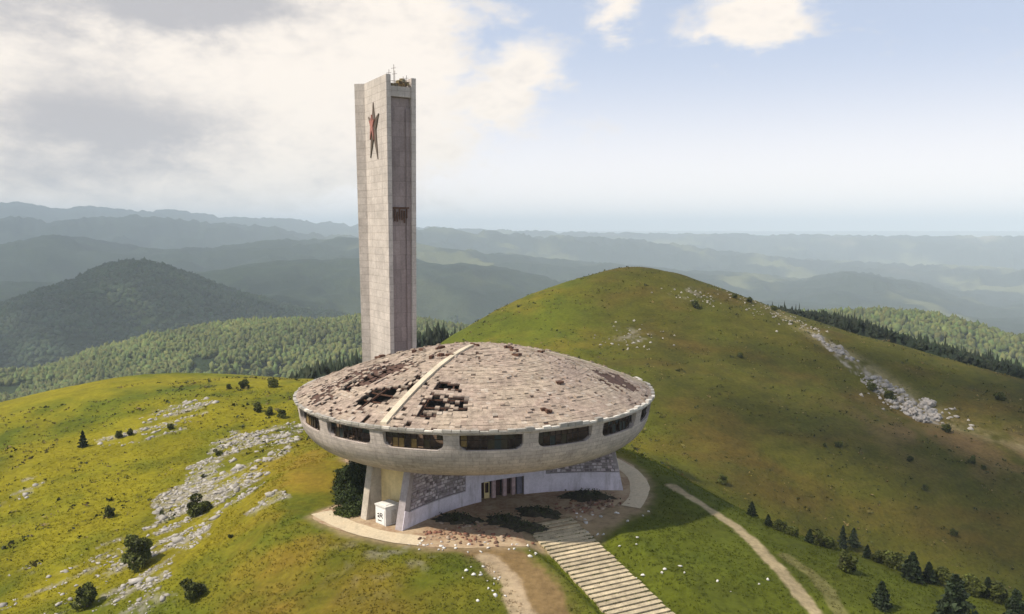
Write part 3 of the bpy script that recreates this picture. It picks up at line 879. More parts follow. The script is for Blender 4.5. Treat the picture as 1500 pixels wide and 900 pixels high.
# two pale radial ribs over the roof
for ang, rin, w_ in ((R(-113), 1.5, 1.0), (R(4), 9.0, 0.55)):
    rb_ = MB(); rs2 = np.linspace(rin, 29.3, 22)
    for r0, r1 in zip(rs2[:-1], rs2[1:]):
        ww = w_ * (0.75 + 0.25 * r0 / 29)
        d_, n_ = Vector((math.cos(ang), math.sin(ang), 0)), Vector((-math.sin(ang), math.cos(ang), 0))
        q8 = []
        for dz_ in (-0.1, 0.38):
            q8 += [d_ * r0 - n_ * ww / 2 + Vector((0, 0, dome(r0) + dz_)), d_ * r1 - n_ * ww / 2 + Vector((0, 0, dome(r1) + dz_)), d_ * r1 + n_ * ww / 2 + Vector((0, 0, dome(r1) + dz_)), d_ * r0 + n_ * ww / 2 + Vector((0, 0, dome(r0) + dz_))]
        rb_.hexa(q8)
    rb_.build('roof_rib', M_rib, bx_)
# loose junk along the crown of the roof
jk = MB()
for px, py in ((648, 507), (696, 503), (747, 507), (757, 512), (610, 512), (790, 512), (560, 520), (822, 560), (797, 600), (640, 520), (655, 519), (760, 518)):
    x, y = roof_pix(px, py + 4)
    for _ in range(3):
        xx, yy = x + random.uniform(-0.9, 0.9), y + random.uniform(-0.5, 0.5)
        jk.box((xx, yy, dome(math.hypot(xx, yy)) + 0.2), (random.uniform(0.4, 1.3), random.uniform(0.3, 0.8), random.uniform(0.25, 0.6)), random.random() * 3)
jk.build('roof_hatches', M_rust, bx_)

# -- base: concave entrance front between two wings
AR, PHALF, A0 = 31.4, 17.7, 9.6
def arc_a(p): return A0 + AR - math.sqrt(AR * AR - p * p)
def wall_pt(p, z, off=0.0, thick=0.0):
    fl = 1 + 0.10 * (1 - z / 8.6) * (abs(p) / PHALF) ** 4
    a = arc_a(p) * (1 + 0.05 * (1 - z / 9.5) * (abs(p) / PHALF) ** 4)
    s_ = p / AR; nx, npp = math.sqrt(1 - s_ * s_), -s_        # outward normal of the arc in (a, p)
    return L(a + nx * (off - thick), p * fl + npp * (off - thick), z)
def top_z(p):
    x, y, _ = wall_pt(p, 9.2); return bowl_z(math.hypot(x, y)) + 0.12
def wall_patch(mb, p0, p1, zlo, zhi, off, thick, n=14, nz=4, col=(1, 1, 1)):
    """curved slab following the front; returns uv list"""
    ps = np.linspace(p0, p1, n + 1); uvs = []; b = len(mb.v)
    def zr(p, j):
        lo = zlo(p) if callable(zlo) else zlo; hi = zhi(p) if callable(zhi) else zhi
        return lo + (hi - lo) * j / nz
    for side in (0, 1):
        for p_ in ps:
            for j in range(nz + 1):
                z = zr(p_, j); mb.v.append(wall_pt(p_, z, off, thick if side else 0)); mb.c.append(col); uvs.append((p_, z))
    m_ = nz + 1; q_ = (n + 1) * m_
    for i in range(n):
        for j in range(nz):
            a = b + i * m_ + j
            mb.f.append((a, a + m_, a + m_ + 1, a + 1)); mb.f.append((q_ + a, q_ + a + 1, q_ + a + m_ + 1, q_ + a + m_))
        a = b + i * m_
        mb.f.append((a, q_ + a, q_ + a + m_, a + m_)); a += nz; mb.f.append((a, a + m_, q_ + a + m_, q_ + a))
    for i in (0, n):
        for j in range(nz):
            a = b + i * m_ + j; mb.f.append((a, a + 1, q_ + a + 1, q_ + a))
    return uvs
DW = 3.9
wl = MB(); uv_ = []
uv_ += wall_patch(wl, -PHALF, -DW, -0.6, top_z, 0, 1.0)
uv_ += wall_patch(wl, DW, PHALF, -0.6, top_z, 0, 1.5)
uv_ += wall_patch(wl, -DW + 0.003, DW - 0.003, 3.15, top_z, 0, 1.5, 6)
mesh_obj('front_wall', wl.v, wl.f, M_wall, bx_, False, None, uv_)
pl = MB()
wall_patch(pl, -PHALF - 0.02, -6.8, -0.7, lambda p: 2.35 + 0.5 * (abs(p) > 17.0), 0.22, 0.3)
wall_patch(pl, -6.8, -DW - 0.02, -0.7, lambda p: 5.0, 0.222, 0.3, 4)
wall_patch(pl, -DW + 0.01, DW - 0.01, 3.13, 5.0, 0.224, 0.3, 5)
wall_patch(pl, DW + 0.02, 7.6, -0.7, 4.6, 0.222, 0.3, 4)
wall_patch(pl, 7.6, PHALF + 0.02, -0.7, 3.1, 0.22, 0.3)
pl.build('plinth', M_white, bx_)
we = MB(); we2 = MB()
wall_patch(we, -PHALF - 0.03, -PHALF + 0.75, -0.65, lambda p: top_z(p) - 0.05, 0.12, 1.16, 2)
wall_patch(we2, PHALF - 0.4, PHALF + 0.03, 3.15, lambda p: top_z(p) - 0.05, 0.12, 1.68, 2)
we.build('wing_end', M_end, bx_); we2.build('wing_end', M_end, bx_)
for (p0, p1, zl) in ((-17.05, -6.0, 2.6), (8.2, 17.35, 3.3)):
    sb = MB(); z = zl
    while z < 8.7:
        p_ = p0 + random.uniform(0, 0.5)
        while p_ < p1:
            w_ = random.uniform(0.22, 0.62)
            if random.random() < 0.85 and z + 0.42 < top_z(p_) - 0.25 and not (p_ > -6.9 and p_ < 7.8 and z < 5.1):
                c_ = random.choice(((0.66, 0.60, 0.63), (0.54, 0.48, 0.51), (0.38, 0.33, 0.36), (0.20, 0.165, 0.18), (0.60, 0.52, 0.55)))
                wall_patch(sb, p_, p_ + w_, z, z + random.uniform(0.25, 0.42), random.uniform(0.05, 0.16), 0.12, 1, 1, c_)
            p_ += w_ + random.uniform(0.05, 0.3)
        z += 0.5
    sb.build('wall_blocks', M_block, bx_)
# entrance
def lbox(mb, a, p, z, sa_, sp, sz, col=(1, 1, 1)): mb.box(L(a, p, z), (sa_, sp, sz), AX, col)
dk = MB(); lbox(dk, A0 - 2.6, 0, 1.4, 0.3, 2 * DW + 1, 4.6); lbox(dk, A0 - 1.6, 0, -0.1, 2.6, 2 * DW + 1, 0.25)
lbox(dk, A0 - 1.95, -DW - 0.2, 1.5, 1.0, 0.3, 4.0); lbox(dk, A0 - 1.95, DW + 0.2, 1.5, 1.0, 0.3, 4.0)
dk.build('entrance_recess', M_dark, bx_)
for p_ in (-1.25, 0.75, 2.35):
    d_ = MB(); lbox(d_, A0 - 0.55, p_, 1.5, 0.55, 0.62, 3.2, ); d_.build('door_pillar', M_pink, bx_)
for p_ in (-2.6, -0.25, 1.55):
    d_ = MB(); lbox(d_, A0 - 1.2, p_, 1.35, 0.12, 1.15, 2.7); lbox(d_, A0 - 1.12, p_ - 0.3, 1.35, 0.08, 0.4, 2.4); o_ = d_.build('door', M_door, bx_)
    h_ = MB(); lbox(h_, A0 - 1.08, p_ + 0.42, 1.15, 0.08, 0.06, 0.4); h_.build('handle', M_rust, o_)
d_ = MB(); lbox(d_, A0 - 0.7, -2.75, 1.3, 0.1, 0.14, 2.6); lbox(d_, A0 - 0.7, -1.95, 1.3, 0.1, 0.14, 2.6); lbox(d_, A0 - 0.7, -2.35, 2.65, 0.1, 0.94, 0.14); lbox(d_, A0 - 0.7, -2.35, 0.5, 0.1, 0.66, 0.9)
d_.build('door_frame', M_cream, bx_)
d_ = MB(); lbox(d_, A0 - 0.35, 3.4, 1.5, 0.3, 0.9, 3.2); d_.build('side_panel', material('grey_blue_panel', (0.20, 0.19, 0.24)), bx_)
# legs / radial fins
def fin(az_deg, r_top=23.0, r_bot=24.6, tk=1.3):
    a = R(az_deg); d_, n_ = Vector((math.cos(a), math.sin(a), 0)), Vector((-math.sin(a), math.cos(a), 0))
    m_ = MB(); q8 = []
    for rt, z in ((r_bot, -0.7), (r_top, bowl_z(r_top) + 0.1)):
        q8 += [d_ * 12 - n_ * tk / 2, d_ * rt - n_ * tk / 2, d_ * rt + n_ * tk / 2, d_ * 12 + n_ * tk / 2]
        for v in q8[-4:]: v.z = z if not (v.length < 13 and z > 0) else 7.7
    m_.hexa(q8); m_.build('leg', M_fin, bx_)
for a in (-131, 7, 58, 84, 110, 136, 162): fin(a)
def chord_panel(a0, a1, r, z0_, z1_, mat, name, tk=0.35):
    A, B = Vector((r * math.cos(R(a0)), r * math.sin(R(a0)), 0)), Vector((r * math.cos(R(a1)), r * math.sin(R(a1)), 0))
    m_ = MB(); m_.bar(A + Vector((0, 0, (z0_ + z1_) / 2)), B + Vector((0, 0, (z0_ + z1_) / 2)), tk, z1_ - z0_); return m_.build(name, mat, bx_)
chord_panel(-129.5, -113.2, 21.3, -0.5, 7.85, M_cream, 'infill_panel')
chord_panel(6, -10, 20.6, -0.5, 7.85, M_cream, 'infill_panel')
dr = MB(); n_ = 40
for k_ in range(n_):
    a0, a1 = 2 * math.pi * k_ / n_, 2 * math.pi * (k_ + 1) / n_
    am_ = math.degrees((a0 + a1) / 2); am_ = am_ - 360 if am_ > 180 else am_
    if -135 < am_ < 10: continue
    dr.hexa([(16 * math.cos(a0), 16 * math.sin(a0), -0.5), (17 * math.cos(a0), 17 * math.sin(a0), -0.5), (17 * math.cos(a1), 17 * math.sin(a1), -0.5), (16 * math.cos(a1), 16 * math.sin(a1), -0.5),
             (16 * math.cos(a0), 16 * math.sin(a0), 7.7), (17 * math.cos(a0), 17 * math.sin(a0), 7.7), (17 * math.cos(a1), 17 * math.sin(a1), 7.75), (16 * math.cos(a1), 16 * math.sin(a1), 7.75)])
dr.build('drum_wall', M_fin, bx_)

# ------------------------------------------------------------------ tower
TP = Vector((-25.0, 163.2, 0.0)); TA = R(30)
tw = empty('monument_tower', (TP.x, TP.y, -1.0), TA)
meta(tw, 'tall twin pylon concrete tower with a star on its side, behind the saucer', 'tower')
TH = 75.0
UW, VL = 6.5, 13.0
def tscale(z): return 0.88 + 0.12 * z / TH
def prism(poly, z0_, z1_, nz=10, taper=True):
    """extrude a plan outline (u right, v back) up the tower with its outward flare"""
    V, Fc, uv = [], [], []; n = len(poly)
    per = [0.0]
    for i in range(n): per.append(per[-1] + math.dist(poly[i], poly[(i + 1) % n]))
    for j in range(nz + 1):
        z = z0_ + (z1_ - z0_) * j / nz; s = tscale(z)
        for i in range(n + 1):
            u, v = poly[i % n]
            V.append((UW / 2 + (u - UW / 2) * s, VL / 2 + (v - VL / 2) * s, z)); uv.append((per[i], z))
    for j in range(nz):
        for i in range(n):
            a = j * (n + 1) + i; Fc.append((a, a + 1, a + n + 2, a + n + 1))
    Fc.append(tuple(nz * (n + 1) + i for i in range(n))); Fc.append(tuple(reversed(range(n))))
    return V, Fc, uv
def tpart(name, poly, z0_, z1_, mat, parent=tw, nz=10):
    V, Fc, uv = prism(poly, z0_, z1_, nz); return mesh_obj(name, V, Fc, mat, parent, False, None, uv)
pylonA = tpart('pylon', [(0, 0), (0.95, 0), (0.95, VL), (-0.2, VL + 0.4), (-1.35, VL + 1.35), (-1.8, VL + 0.9), (0, VL - 0.35)], 0, TH, M_tower)
pylonB = tpart('pylon', [(UW - 1.0, 0.25), (UW, 0.25), (UW, VL - 0.35), (UW + 1.8, VL + 0.9), (UW + 1.35, VL + 1.35), (UW - 1.0, VL)], 0, TH - 0.3, M_tower)
M_core = concrete('core_concrete', (0.34, 0.28, 0.275), (2.2, 3.0), 0.6, 0.35)
tpart('core', [(0.955, 1.15), (UW - 1.005, 1.15), (UW - 1.005, VL - 1), (0.955, VL - 1)], 0, TH - 4.2, M_core)
tpart('core_pilaster', [(UW - 2.0, 0.75), (UW - 1.008, 0.75), (UW - 1.008, 1.3), (UW - 2.0, 1.3)], 0, TH - 6.5, M_core)
tpart('head_beam', [(0.96, 0.55), (UW - 1.01, 0.55), (UW - 1.01, VL - 0.6), (0.96, VL - 0.6)], TH - 4.15, TH - 2.1, M_tower, nz=1)
gr = MB()
zg = 47.5
for i in range(7):
    u = 1.35 + i * 0.52
    gr.box((u, 1.02, zg - 0.5 * (i % 3) * 0.7), (0.22, 0.26, 2.0 + 0.5 * (i % 2)), 0)
gr.box((3.0, 1.05, zg + 1.1), (4.0, 0.2, 0.35))
gr.build('louvre', M_rust, tw)
# broken stuff left on top of the beam, and aerials
rb_ = MB()
for _ in range(70):
    u, v = random.uniform(1.1, UW - 1.2), random.uniform(0.7, 6)
    s = random.uniform(0.25, 0.8); hz = max(0, 1.3 - abs(u - 4.2) * 0.4) * random.random()
    rb_.box((u, v, TH - 2.1 + s * 0.3 + hz), (s, s * random.uniform(0.5, 1), s * 0.8), random.random() * 3, (0.34, 0.26, 0.13) if random.random() < 0.6 else (0.20, 0.17, 0.12))
rb_.build('rubble_cap', material('top_rubble', vcol=True, var=0.35), tw)
an = MB()
for u, v, hh in ((2.0, 1.0, 4.4), (2.6, 2.0, 3.4), (1.5, 2.4, 3.6), (4.0, 1.0, 2.2), (4.9, 1.5, 2.6)):
    an.bar((u, v, TH - 2.2), (u + 0.05, v, TH - 2.2 + hh), 0.07, 0.07)
    an.bar((u - 0.5, v, TH - 2.6 + hh * 0.9), (u + 0.5, v, TH - 2.6 + hh * 0.95), 0.06, 0.06)
for i in range(12):
    u0 = 1.1 + i * 0.4; an.bar((u0, 0.6, TH - 2.1), (u0, 0.6, TH - 1.1), 0.05, 0.05)
an.bar((1.0, 0.6, TH - 1.1), (UW - 1.1, 0.6, TH - 1.1), 0.06, 0.06)
an.build('aerial', M_rust, tw)
# star on the flank (u = 0 face): outline in (v, z), raised with a ridge; inner face red glass
def star_pts(v0, zt, zb, wv, k=0.36):
    zc = zb + (zt - zb) * 0.60; pts = []
    out = [(0, zt - zc), (-wv / 2, 0.18 * (zt - zb)), (-wv * 0.36, zb - zc), (wv * 0.36, zb - zc + 0.6), (wv / 2, 0.18 * (zt - zb))]
    for i in range(5):
        a, b = out[i], out[(i + 1) % 5]
        pts.append((v0 + a[0], zc + a[1])); pts.append((v0 + (a[0] + b[0]) / 2 * k * 1.45, zc + (a[1] + b[1]) / 2 * k * 1.0))
    return pts, (v0, zc)
sp, (sv0, szc) = star_pts(7.3, 70.4, 58.6, 6.2)
def uface(v, z): s = tscale(z); return UW / 2 + (0 - UW / 2) * s
V, Fc, Cc = [], [], []
for d_ in (0.05, -0.22):
    for v, z in sp:
        s = tscale(z); V.append((uface(v, z) + d_, VL / 2 + (v - VL / 2) * s, z)); Cc.append((0.13, 0.105, 0.085))
V.append((uface(sv0, szc) - 0.62, VL / 2 + (sv0 - VL / 2) * tscale(szc), szc)); Cc.append((0.16, 0.10, 0.08))
for i in range(10):
    j = (i + 1) % 10; Fc += [(i, j, 10 + j, 10 + i), (10 + i, 10 + j, 20)]
star = mesh_obj('star', V, Fc, material('dark_star', vcol=True, var=0.3), pylonA, False, Cc)
sm = [(sv0 + (v - sv0) * 0.48, szc + (z - szc) * (0.48 if z < szc else 0.40) + 0.3) for v, z in sp]
V = [(uface(v, z) - 0.66, VL / 2 + (v - VL / 2) * tscale(z), z) for v, z in sm] + [(uface(v, z) - 0.3, VL / 2 + (v - VL / 2) * tscale(z), z) for v, z in sm]
Fc = [tuple(range(10))] + [(i, (i + 1) % 10, 10 + (i + 1) % 10, 10 + i) for i in range(10)]
mesh_obj('star_glass', V, Fc, material('faded_ruby_glass', (0.36, 0.15, 0.12), rough=0.6, var=0.3), pylonA)

# ------------------------------------------------------------------ apron, stairs, cabin, heaps
def disc_sheet(name, r0f, r1f, mat, z, a_from=0, a_to=360, n=220, m=10):
    V, Fc = [], []
    for i in range(n + 1):
        a = R(a_from + (a_to - a_from) * i / n)
        for j in range(m + 1):
            r = r0f(a) + (r1f(a) - r0f(a)) * j / m; V.append((BC.x + r * math.cos(a), BC.y + r * math.sin(a), z))
    V = np.array(V); V[:, 2] += np.minimum(H(V[:, 0], V[:, 1]), 0.0)
    for i in range(n):
        for j in range(m):
            a = i * (m + 1) + j; Fc.append((a, a + 1, a + m + 2, a + m + 1))
    return mesh_obj(name, V, Fc, mat)
def wob(a, s): return float(fbm(np.array([math.cos(a) * 4.0]), np.array([math.sin(a) * 4.0]), 4, s)[0])
mA = bpy.data.materials.new('earth_apron'); mA.use_nodes = True
t = mA.node_tree; p = t.nodes['Principled BSDF']; p.inputs['Roughness'].default_value = 0.95; p.inputs['Specular IOR Level'].default_value = 0.1
tcn = t.nodes.new('ShaderNodeTexCoord'); co = tcn.outputs['Object']
e1 = noise(t, co, 0.22, 6, 0.65, 0.4); e2 = noise(t, co, 1.7, 6, 0.7); e3 = noise(t, co, 0.5, 5, 0.6)
c = mixc(t, e1.step(0.4, 0.62), (0.40, 0.30, 0.19), (0.27, 0.165, 0.10))
c = mixc(t, e3.step(0.5, 0.7, 0, 0.6), c, (0.17, 0.085, 0.055))
c = mixc(t, e2.step(0.35, 0.7, 0, 0.5), c, (0.50, 0.41, 0.29))
t.links.new(c, p.inputs['Base Color'])
bn = t.nodes.new('ShaderNodeBump'); bn.inputs['Strength'].default_value = 0.6; bn.inputs['Distance'].default_value = 0.15
t.links.new(e2.s, bn.inputs['Height']); t.links.new(bn.outputs[0], p.inputs['Normal'])
def apron_r(a):
    d_ = (math.degrees(a) + 180) % 360 - 180
    r_ = 29.3 + 1.6 * wob(a, 3)
    r_ -= 11.0 * float(sstep(150, 170, d_) + (1 - sstep(-160, -143, d_)))
    r_ -= 3.6 * float(sstep(-58, -48, d_) * (1 - sstep(-26, -12, d_)))
    k_ = float(sstep(-74, -71, d_) * (1 - sstep(-51, -48, d_)))
    return r_ * (1 - k_) + 21.9 * k_
apron = disc_sheet('earth_apron', lambda a: 3.0, apron_r, mA, 0.05, n=420)
meta(apron, kind='structure')
mP = material('paved_ring_concrete', (0.56, 0.47, 0.33), var=0.22, scale=0.5, stain=(0.5, 0.4, (0.3, 0.22, 0.13)))
ring = disc_sheet('paved_ring', lambda a: 26.0 + 0.5 * wob(a, 5), lambda a: 29.2 + 0.5 * wob(a, 6), mP, 0.09, -146, -103, 120, 3)
meta(ring, kind='structure')
ring2 = disc_sheet('paved_ring', lambda a: 26.3 + 0.4 * wob(a, 5), lambda a: 29.4 + 0.4 * wob(a, 6), mP, 0.09, -28, 60, 120, 3)
meta(ring2, kind='structure')

# stairs run down from the yard
sA, sB = Vector((ST_A.x, ST_A.y, 0)), Vector((ST_B.x, ST_B.y, 0)); dirS = (sB - sA).normalized(); nS = Vector((-dirS.y, dirS.x, 0))
zA, zB = ST_A.z, ST_B.z
Ls = (sB - sA).length; extra = 9.0
tread = 0.92; nst = int((Ls + extra) / tread)
drop = (zA - zB) / (Ls / tread)
stw = empty('stairway', (sA.x, sA.y, 0), math.atan2(dirS.y, dirS.x))
meta(stw, 'broad pale concrete stairway running down the grass from the entrance yard', 'stairs')
steps, cur = MB(), MB()
SWD = 8.0
for i in range(nst):
    z = zA - drop * i
    ww = SWD * (1 + 0.02 * math.sin(i * 1.7)); jx = random.uniform(-0.06, 0.06); cz = random.uniform(0.82, 1.08)
    base_c = np.array((0.46, 0.385, 0.26)) * cz
    steps.box((i * tread + tread * 0.60, jx, z - 0.5), (tread * 0.80, ww, 1.0), 0, tuple(base_c))
    jd_ = random.uniform(0.7, 1.5); steps.box((i * tread + 0.10, jx, z - 0.53), (tread * 0.24, ww * 0.985, 0.9), 0, (0.17 * jd_, 0.135 * jd_, 0.07 * jd_))     # riser shade painted on as a dark strip, plus earth and weeds
steps.build('steps', material('stair_concrete', vcol=True, var=0.38, scale=0.7, bump=0.4), stw)

# portable cabin beside the left wing
cb0 = hit(566, 770)
cab = empty('utility_cabin', (cb0[0], cb0[1] + 1.2, 0.05), R(45))
meta(cab, 'small white box cabin with dark scrawl on it, between the legs of the saucer', 'cabin')
M_cab = material('cabin_white', (0.70, 0.69, 0.66), var=0.1, scale=0.8, stain=(1.2, 0.3, (0.4, 0.36, 0.3)))
m_ = MB(); m_.box((0, 0, 1.35), (2.5, 2.5, 2.7)); m_.build('body', M_cab, cab)
m_ = MB(); m_.box((0, 0, 2.79), (2.7, 2.7, 0.16)); m_.box((0, 0, 2.90), (1.5, 1.5, 0.08)); m_.build('roof', M_cab, cab)
m_ = MB(); m_.box((-1.27, 0, 1.2), (0.06, 2.0, 2.2)); m_.box((0, -1.0, 0.1), (2.3, 0.1, 0.2)); dp = m_.build('front_panel', material('cabin_panel', (0.78, 0.77, 0.75), var=0.05), cab)
m_ = MB()
for (y0_, z0_, y1_, z1_) in ((0.72, 1.45, 0.30, 1.62), (0.30, 1.62, 0.25, 1.30), (0.25, 1.30, 0.68, 1.10), (0.68, 1.10, 0.12, 1.05), (0.0, 1.1, -0.05, 1.72), (-0.05, 1.72, -0.5, 1.66), (-0.5, 1.66, -0.45, 1.38), (-0.45, 1.38, -0.02, 1.38), (-0.2, 1.36, -0.6, 1.05), (0.6, 0.55, -0.3, 0.6)):
    m_.bar((-1.31, y0_, z0_), (-1.31, y1_, z1_), 0.02, 0.13)
m_.build('painted_scrawl', M_dark, dp)
m_ = MB(); m_.box((0.2, -1.27, 1.2), (0.9, 0.05, 1.9)); m_.box((0.55, -1.30, 1.2), (0.08, 0.06, 0.2)); m_.build('door', material('cabin_door', (0.48, 0.46, 0.43)), cab)

M_leaf = material('leaves', vcol=True, var=0.35, scale=0.7, bump=0, rough=0.7)
M_bark = material('bark', (0.10, 0.075, 0.05), var=0.3, scale=3)
def leaf_quads(c, n, s, col):
    """n randomly turned leaf clumps at points c"""
    a = rng.standard_normal((n, 3)); a /= np.linalg.norm(a, axis=1)[:, None]
    b = np.cross(a, rng.standard_normal((n, 3))); b /= np.linalg.norm(b, axis=1)[:, None]
    s = s * rng.uniform(0.6, 1.3, (n, 1))
    v = np.stack((c - a * s - b * s * 0.6, c + a * s * 0.2 - b * s * 0.7, c + a * s + b * s * 0.1, c - a * s * 0.1 + b * s * 0.7), 1).reshape(-1, 3)
    return v, np.arange(n * 4).reshape(n, 4), np.repeat(col, 4, axis=0)
# low dark heaps in the yard
M_heap = material('dark_heap', (0.040, 0.034, 0.022), var=0.6, scale=1.2, bump=0.8, bump_dist=0.2)
HEAPS = [((668, 762), 3.3, 1.9, 'dark heap nearest the left wing of the front wall'), ((738, 765), 3.0, 1.7, 'dark heap in the middle of the yard below the doors'),
         ((790, 753), 3.6, 1.8, 'dark heap at the head of the stairway'), ((862, 729), 4.2, 2.2, 'long dark heap lying along the right wing of the front wall'), ((770, 775), 2.6, 1.4, 'small dark heap at the left edge of the stairway top')]
for (px, py), rx, ry, lab in HEAPS:
    h0 = hit(px, py); V, Fc = [], []
    n1, n2 = 8, 28; seed = random.randint(0, 99)
    for i in range(n1 + 1):
        for j in range(n2):
            a = 2 * math.pi * j / n2; f_ = i / n1
            wv = 1 + 0.75 * float(perlin(np.array([math.cos(a) * 2.6 + seed]), np.array([math.sin(a) * 2.6]), 2)[0])
            x, y = rx * f_ * wv * math.cos(a), ry * f_ * wv * math.sin(a)
            z = 0.85 * (1 - f_ ** 2) * (0.7 + 1.1 * float(perlin(np.array([x * 1.3 + seed]), np.array([y * 1.3]), 4)[0])) + 0.06
            V.append((x, y, z if i < n1 else -0.05))
    for i in range(n1):
        for j in range(n2): Fc.append((i * n2 + j, (i + 1) * n2 + j, (i + 1) * n2 + (j + 1) % n2, i * n2 + (j + 1) % n2))
    o = mesh_obj('debris_heap', V, Fc, M_heap, None, True)
    VA = np.array(V)[rng.integers(0, len(V), 420)]; VA = VA + rng.standard_normal((420, 3)) * np.array((0.18, 0.18, 0.12)) + np.array((0, 0, 0.12))
    wv_, wf_, wc_ = leaf_quads(VA, 420, 0.16, np.array((0.035, 0.042, 0.014)) * rng.uniform(0.4, 1.7, (420, 1)))
    wd_ = mesh_obj('weeds', wv_, wf_, M_leaf, o, False, wc_)
    o.location = (h0[0], h0[1], h0[2] if abs(h0[2]) > 0.3 else 0.03); o.rotation_euler = (0, 0, random.uniform(-0.4, 0.2))
    meta(o, lab, 'heap', 'dark heaps in the entrance yard')


# ------------------------------------------------------------------ rocks
def rock_field(name, pts, sizes, cols, mat, flat=0.7):
    V, Fc, Cc = [], [], []; b = 0
    for (x, y, z), s, c_ in zip(pts, sizes, cols):
        a = rng.uniform(0, 6.28); ca_, sa_ = math.cos(a), math.sin(a)
        v = IC1_V * (1 + 0.28 * rng.standard_normal((len(IC1_V), 1))) * np.array((s, s * rng.uniform(0.5, 1), s * flat * rng.uniform(0.6, 1.2)))
        v = np.c_[v[:, 0] * ca_ - v[:, 1] * sa_, v[:, 0] * sa_ + v[:, 1] * ca_, v[:, 2]] + np.array((x, y, z + s * 0.02))
        V.append(v); Fc.append(IC1_F + b); b += len(v); Cc.append(np.tile(c_, (len(v), 1)))
    return mesh_obj(name, np.concatenate(V), np.concatenate(Fc), mat, None, False, np.concatenate(Cc))
M_rock = material('limestone', vcol=True, var=0.25, scale=1.5, bump=0.5)
def scatter(poly, n, seed, thr, sc1=10.0, ribs=True):
    P = np.array(poly); lo, hi = P.min(0) - 6, P.max(0) + 6
    xy = rng.uniform(lo, hi, (n, 2)); x, y = xy.T
    wx = x + fbm(x / 14, y / 14, 4, 22) * 7 + fbm(x / 3.2, y / 3.2, 4, 23) * 2.0; wy = y + fbm(x / 16, y / 16, 3, 31) * 9
    if not ribs: wx, wy = x, y
    k_ = in_poly(wx, wy, poly)
    xy = xy[k_]; x, y = xy.T
    nn = streak(x, y) + 0.35 * fbm(x / 2.5, y / 2.5, 2, seed) if ribs else fbm(x / sc1, y / sc1, 3, seed) + 0.4 * fbm(x / 2.5, y / 2.5, 2, seed + 3)
    return xy[nn > thr]
allxy = [scatter(SCREE[0][0], 13000, 60, -0.04), scatter(SCREE[1][0], 3200, 61, 0.02), scatter(SCREE[2][0], 600, 62, -0.08), scatter(SCREE[3][0], 600, 63, 0.0), scatter(SCREE[4][0], 2200, 64, 0.10)]
xy = np.concatenate(allxy)
zz = H(xy[:, 0], xy[:, 1])
sz = 0.08 + rng.gamma(0.75, 0.20, len(xy)); br_ = rng.uniform(0.27, 0.43, len(xy))
o = rock_field('scree', np.c_[xy, zz], sz, np.c_[br_, br_ * 0.93, br_ * 0.83], M_rock, 0.55)
meta(o, kind='stuff')
xy = scatter(ROCKBAND[0], 2400, 70, 0.06, 14.0, False); zz = H(xy[:, 0], xy[:, 1])
sz = 0.25 + rng.gamma(1.6, 0.25, len(xy)); br_ = rng.uniform(0.22, 0.38, len(xy))
extra_pts = []
for (px, py, n_, s_) in ((1345, 603, 90, 6), (1325, 590, 60, 5), (1012, 432, 40, 6), (925, 495, 50, 9), (1095, 440, 30, 8), (1140, 462, 40, 9), (1165, 475, 50, 8)):
    h_ = hit(px, py); extra_pts.append(np.c_[rng.normal(h_[0], s_, n_), rng.normal(h_[1], s_ * 0.8, n_)])
ex = np.concatenate(extra_pts); xy = np.concatenate((xy, ex)); zz = H(xy[:, 0], xy[:, 1]); sz = np.r_[sz, rng.uniform(0.25, 0.9, len(ex)) * np.where(np.arange(len(ex)) < 150, 1.35, 0.8)]; br_ = np.r_[br_, rng.uniform(0.24, 0.42, len(ex))]
o = rock_field('hillside_stones', np.c_[xy, zz], sz, np.c_[br_, br_ * 0.93, br_ * 0.85], M_rock, 0.7); meta(o, kind='stuff')
# larger boulders of the outcrop
for (px, py, s_, lab) in ((1358, 590, 3.4, 'tall pale boulder standing highest in the outcrop on the right hillside'), (1340, 602, 3.2, 'broad pale boulder at the middle of the right hillside outcrop'),
                          (1352, 613, 2.8, 'pale boulder at the lower end of the right hillside outcrop'), (1370, 608, 2.5, 'greyish boulder on the right side of the outcrop'),
                          (1318, 583, 2.3, 'pale boulder at the upper end of the outcrop, next to dark bushes'), (1330, 592, 2.0, 'small pale boulder wedged between the outcrop rocks')):
    h_ = hit(px, py + 5)
    s_ *= 0.66; v = ICO3_V.copy(); n_ = perlin(v[:, 0] * 1.6 + px, v[:, 1] * 1.6 + v[:, 2], 3); n2_ = perlin(v[:, 0] * 4 + px, v[:, 1] * 4 + v[:, 2] * 3, 9)
    n3_ = np.abs(perlin(v[:, 0] * 2.2 + px + v[:, 2], v[:, 1] * 2.2 - v[:, 2] * 1.7, 14))
    v = v * (0.85 + 0.55 * n_ + 0.25 * n2_ - 0.5 * n3_ + 0.3)[:, None] * np.array((s_, s_ * 0.75, s_ * 0.8))
    cc = np.tile((0.36, 0.33, 0.30), (len(v), 1)) * (0.85 + 0.3 * rng.random((len(v), 1)))
    o = mesh_obj('boulder', v, ICO3_F, M_rock, None, False, cc); o.location = (h_[0], h_[1], h_[2] + s_ * 0.25)
    meta(o, lab, 'boulder', 'boulders of the hillside outcrop')
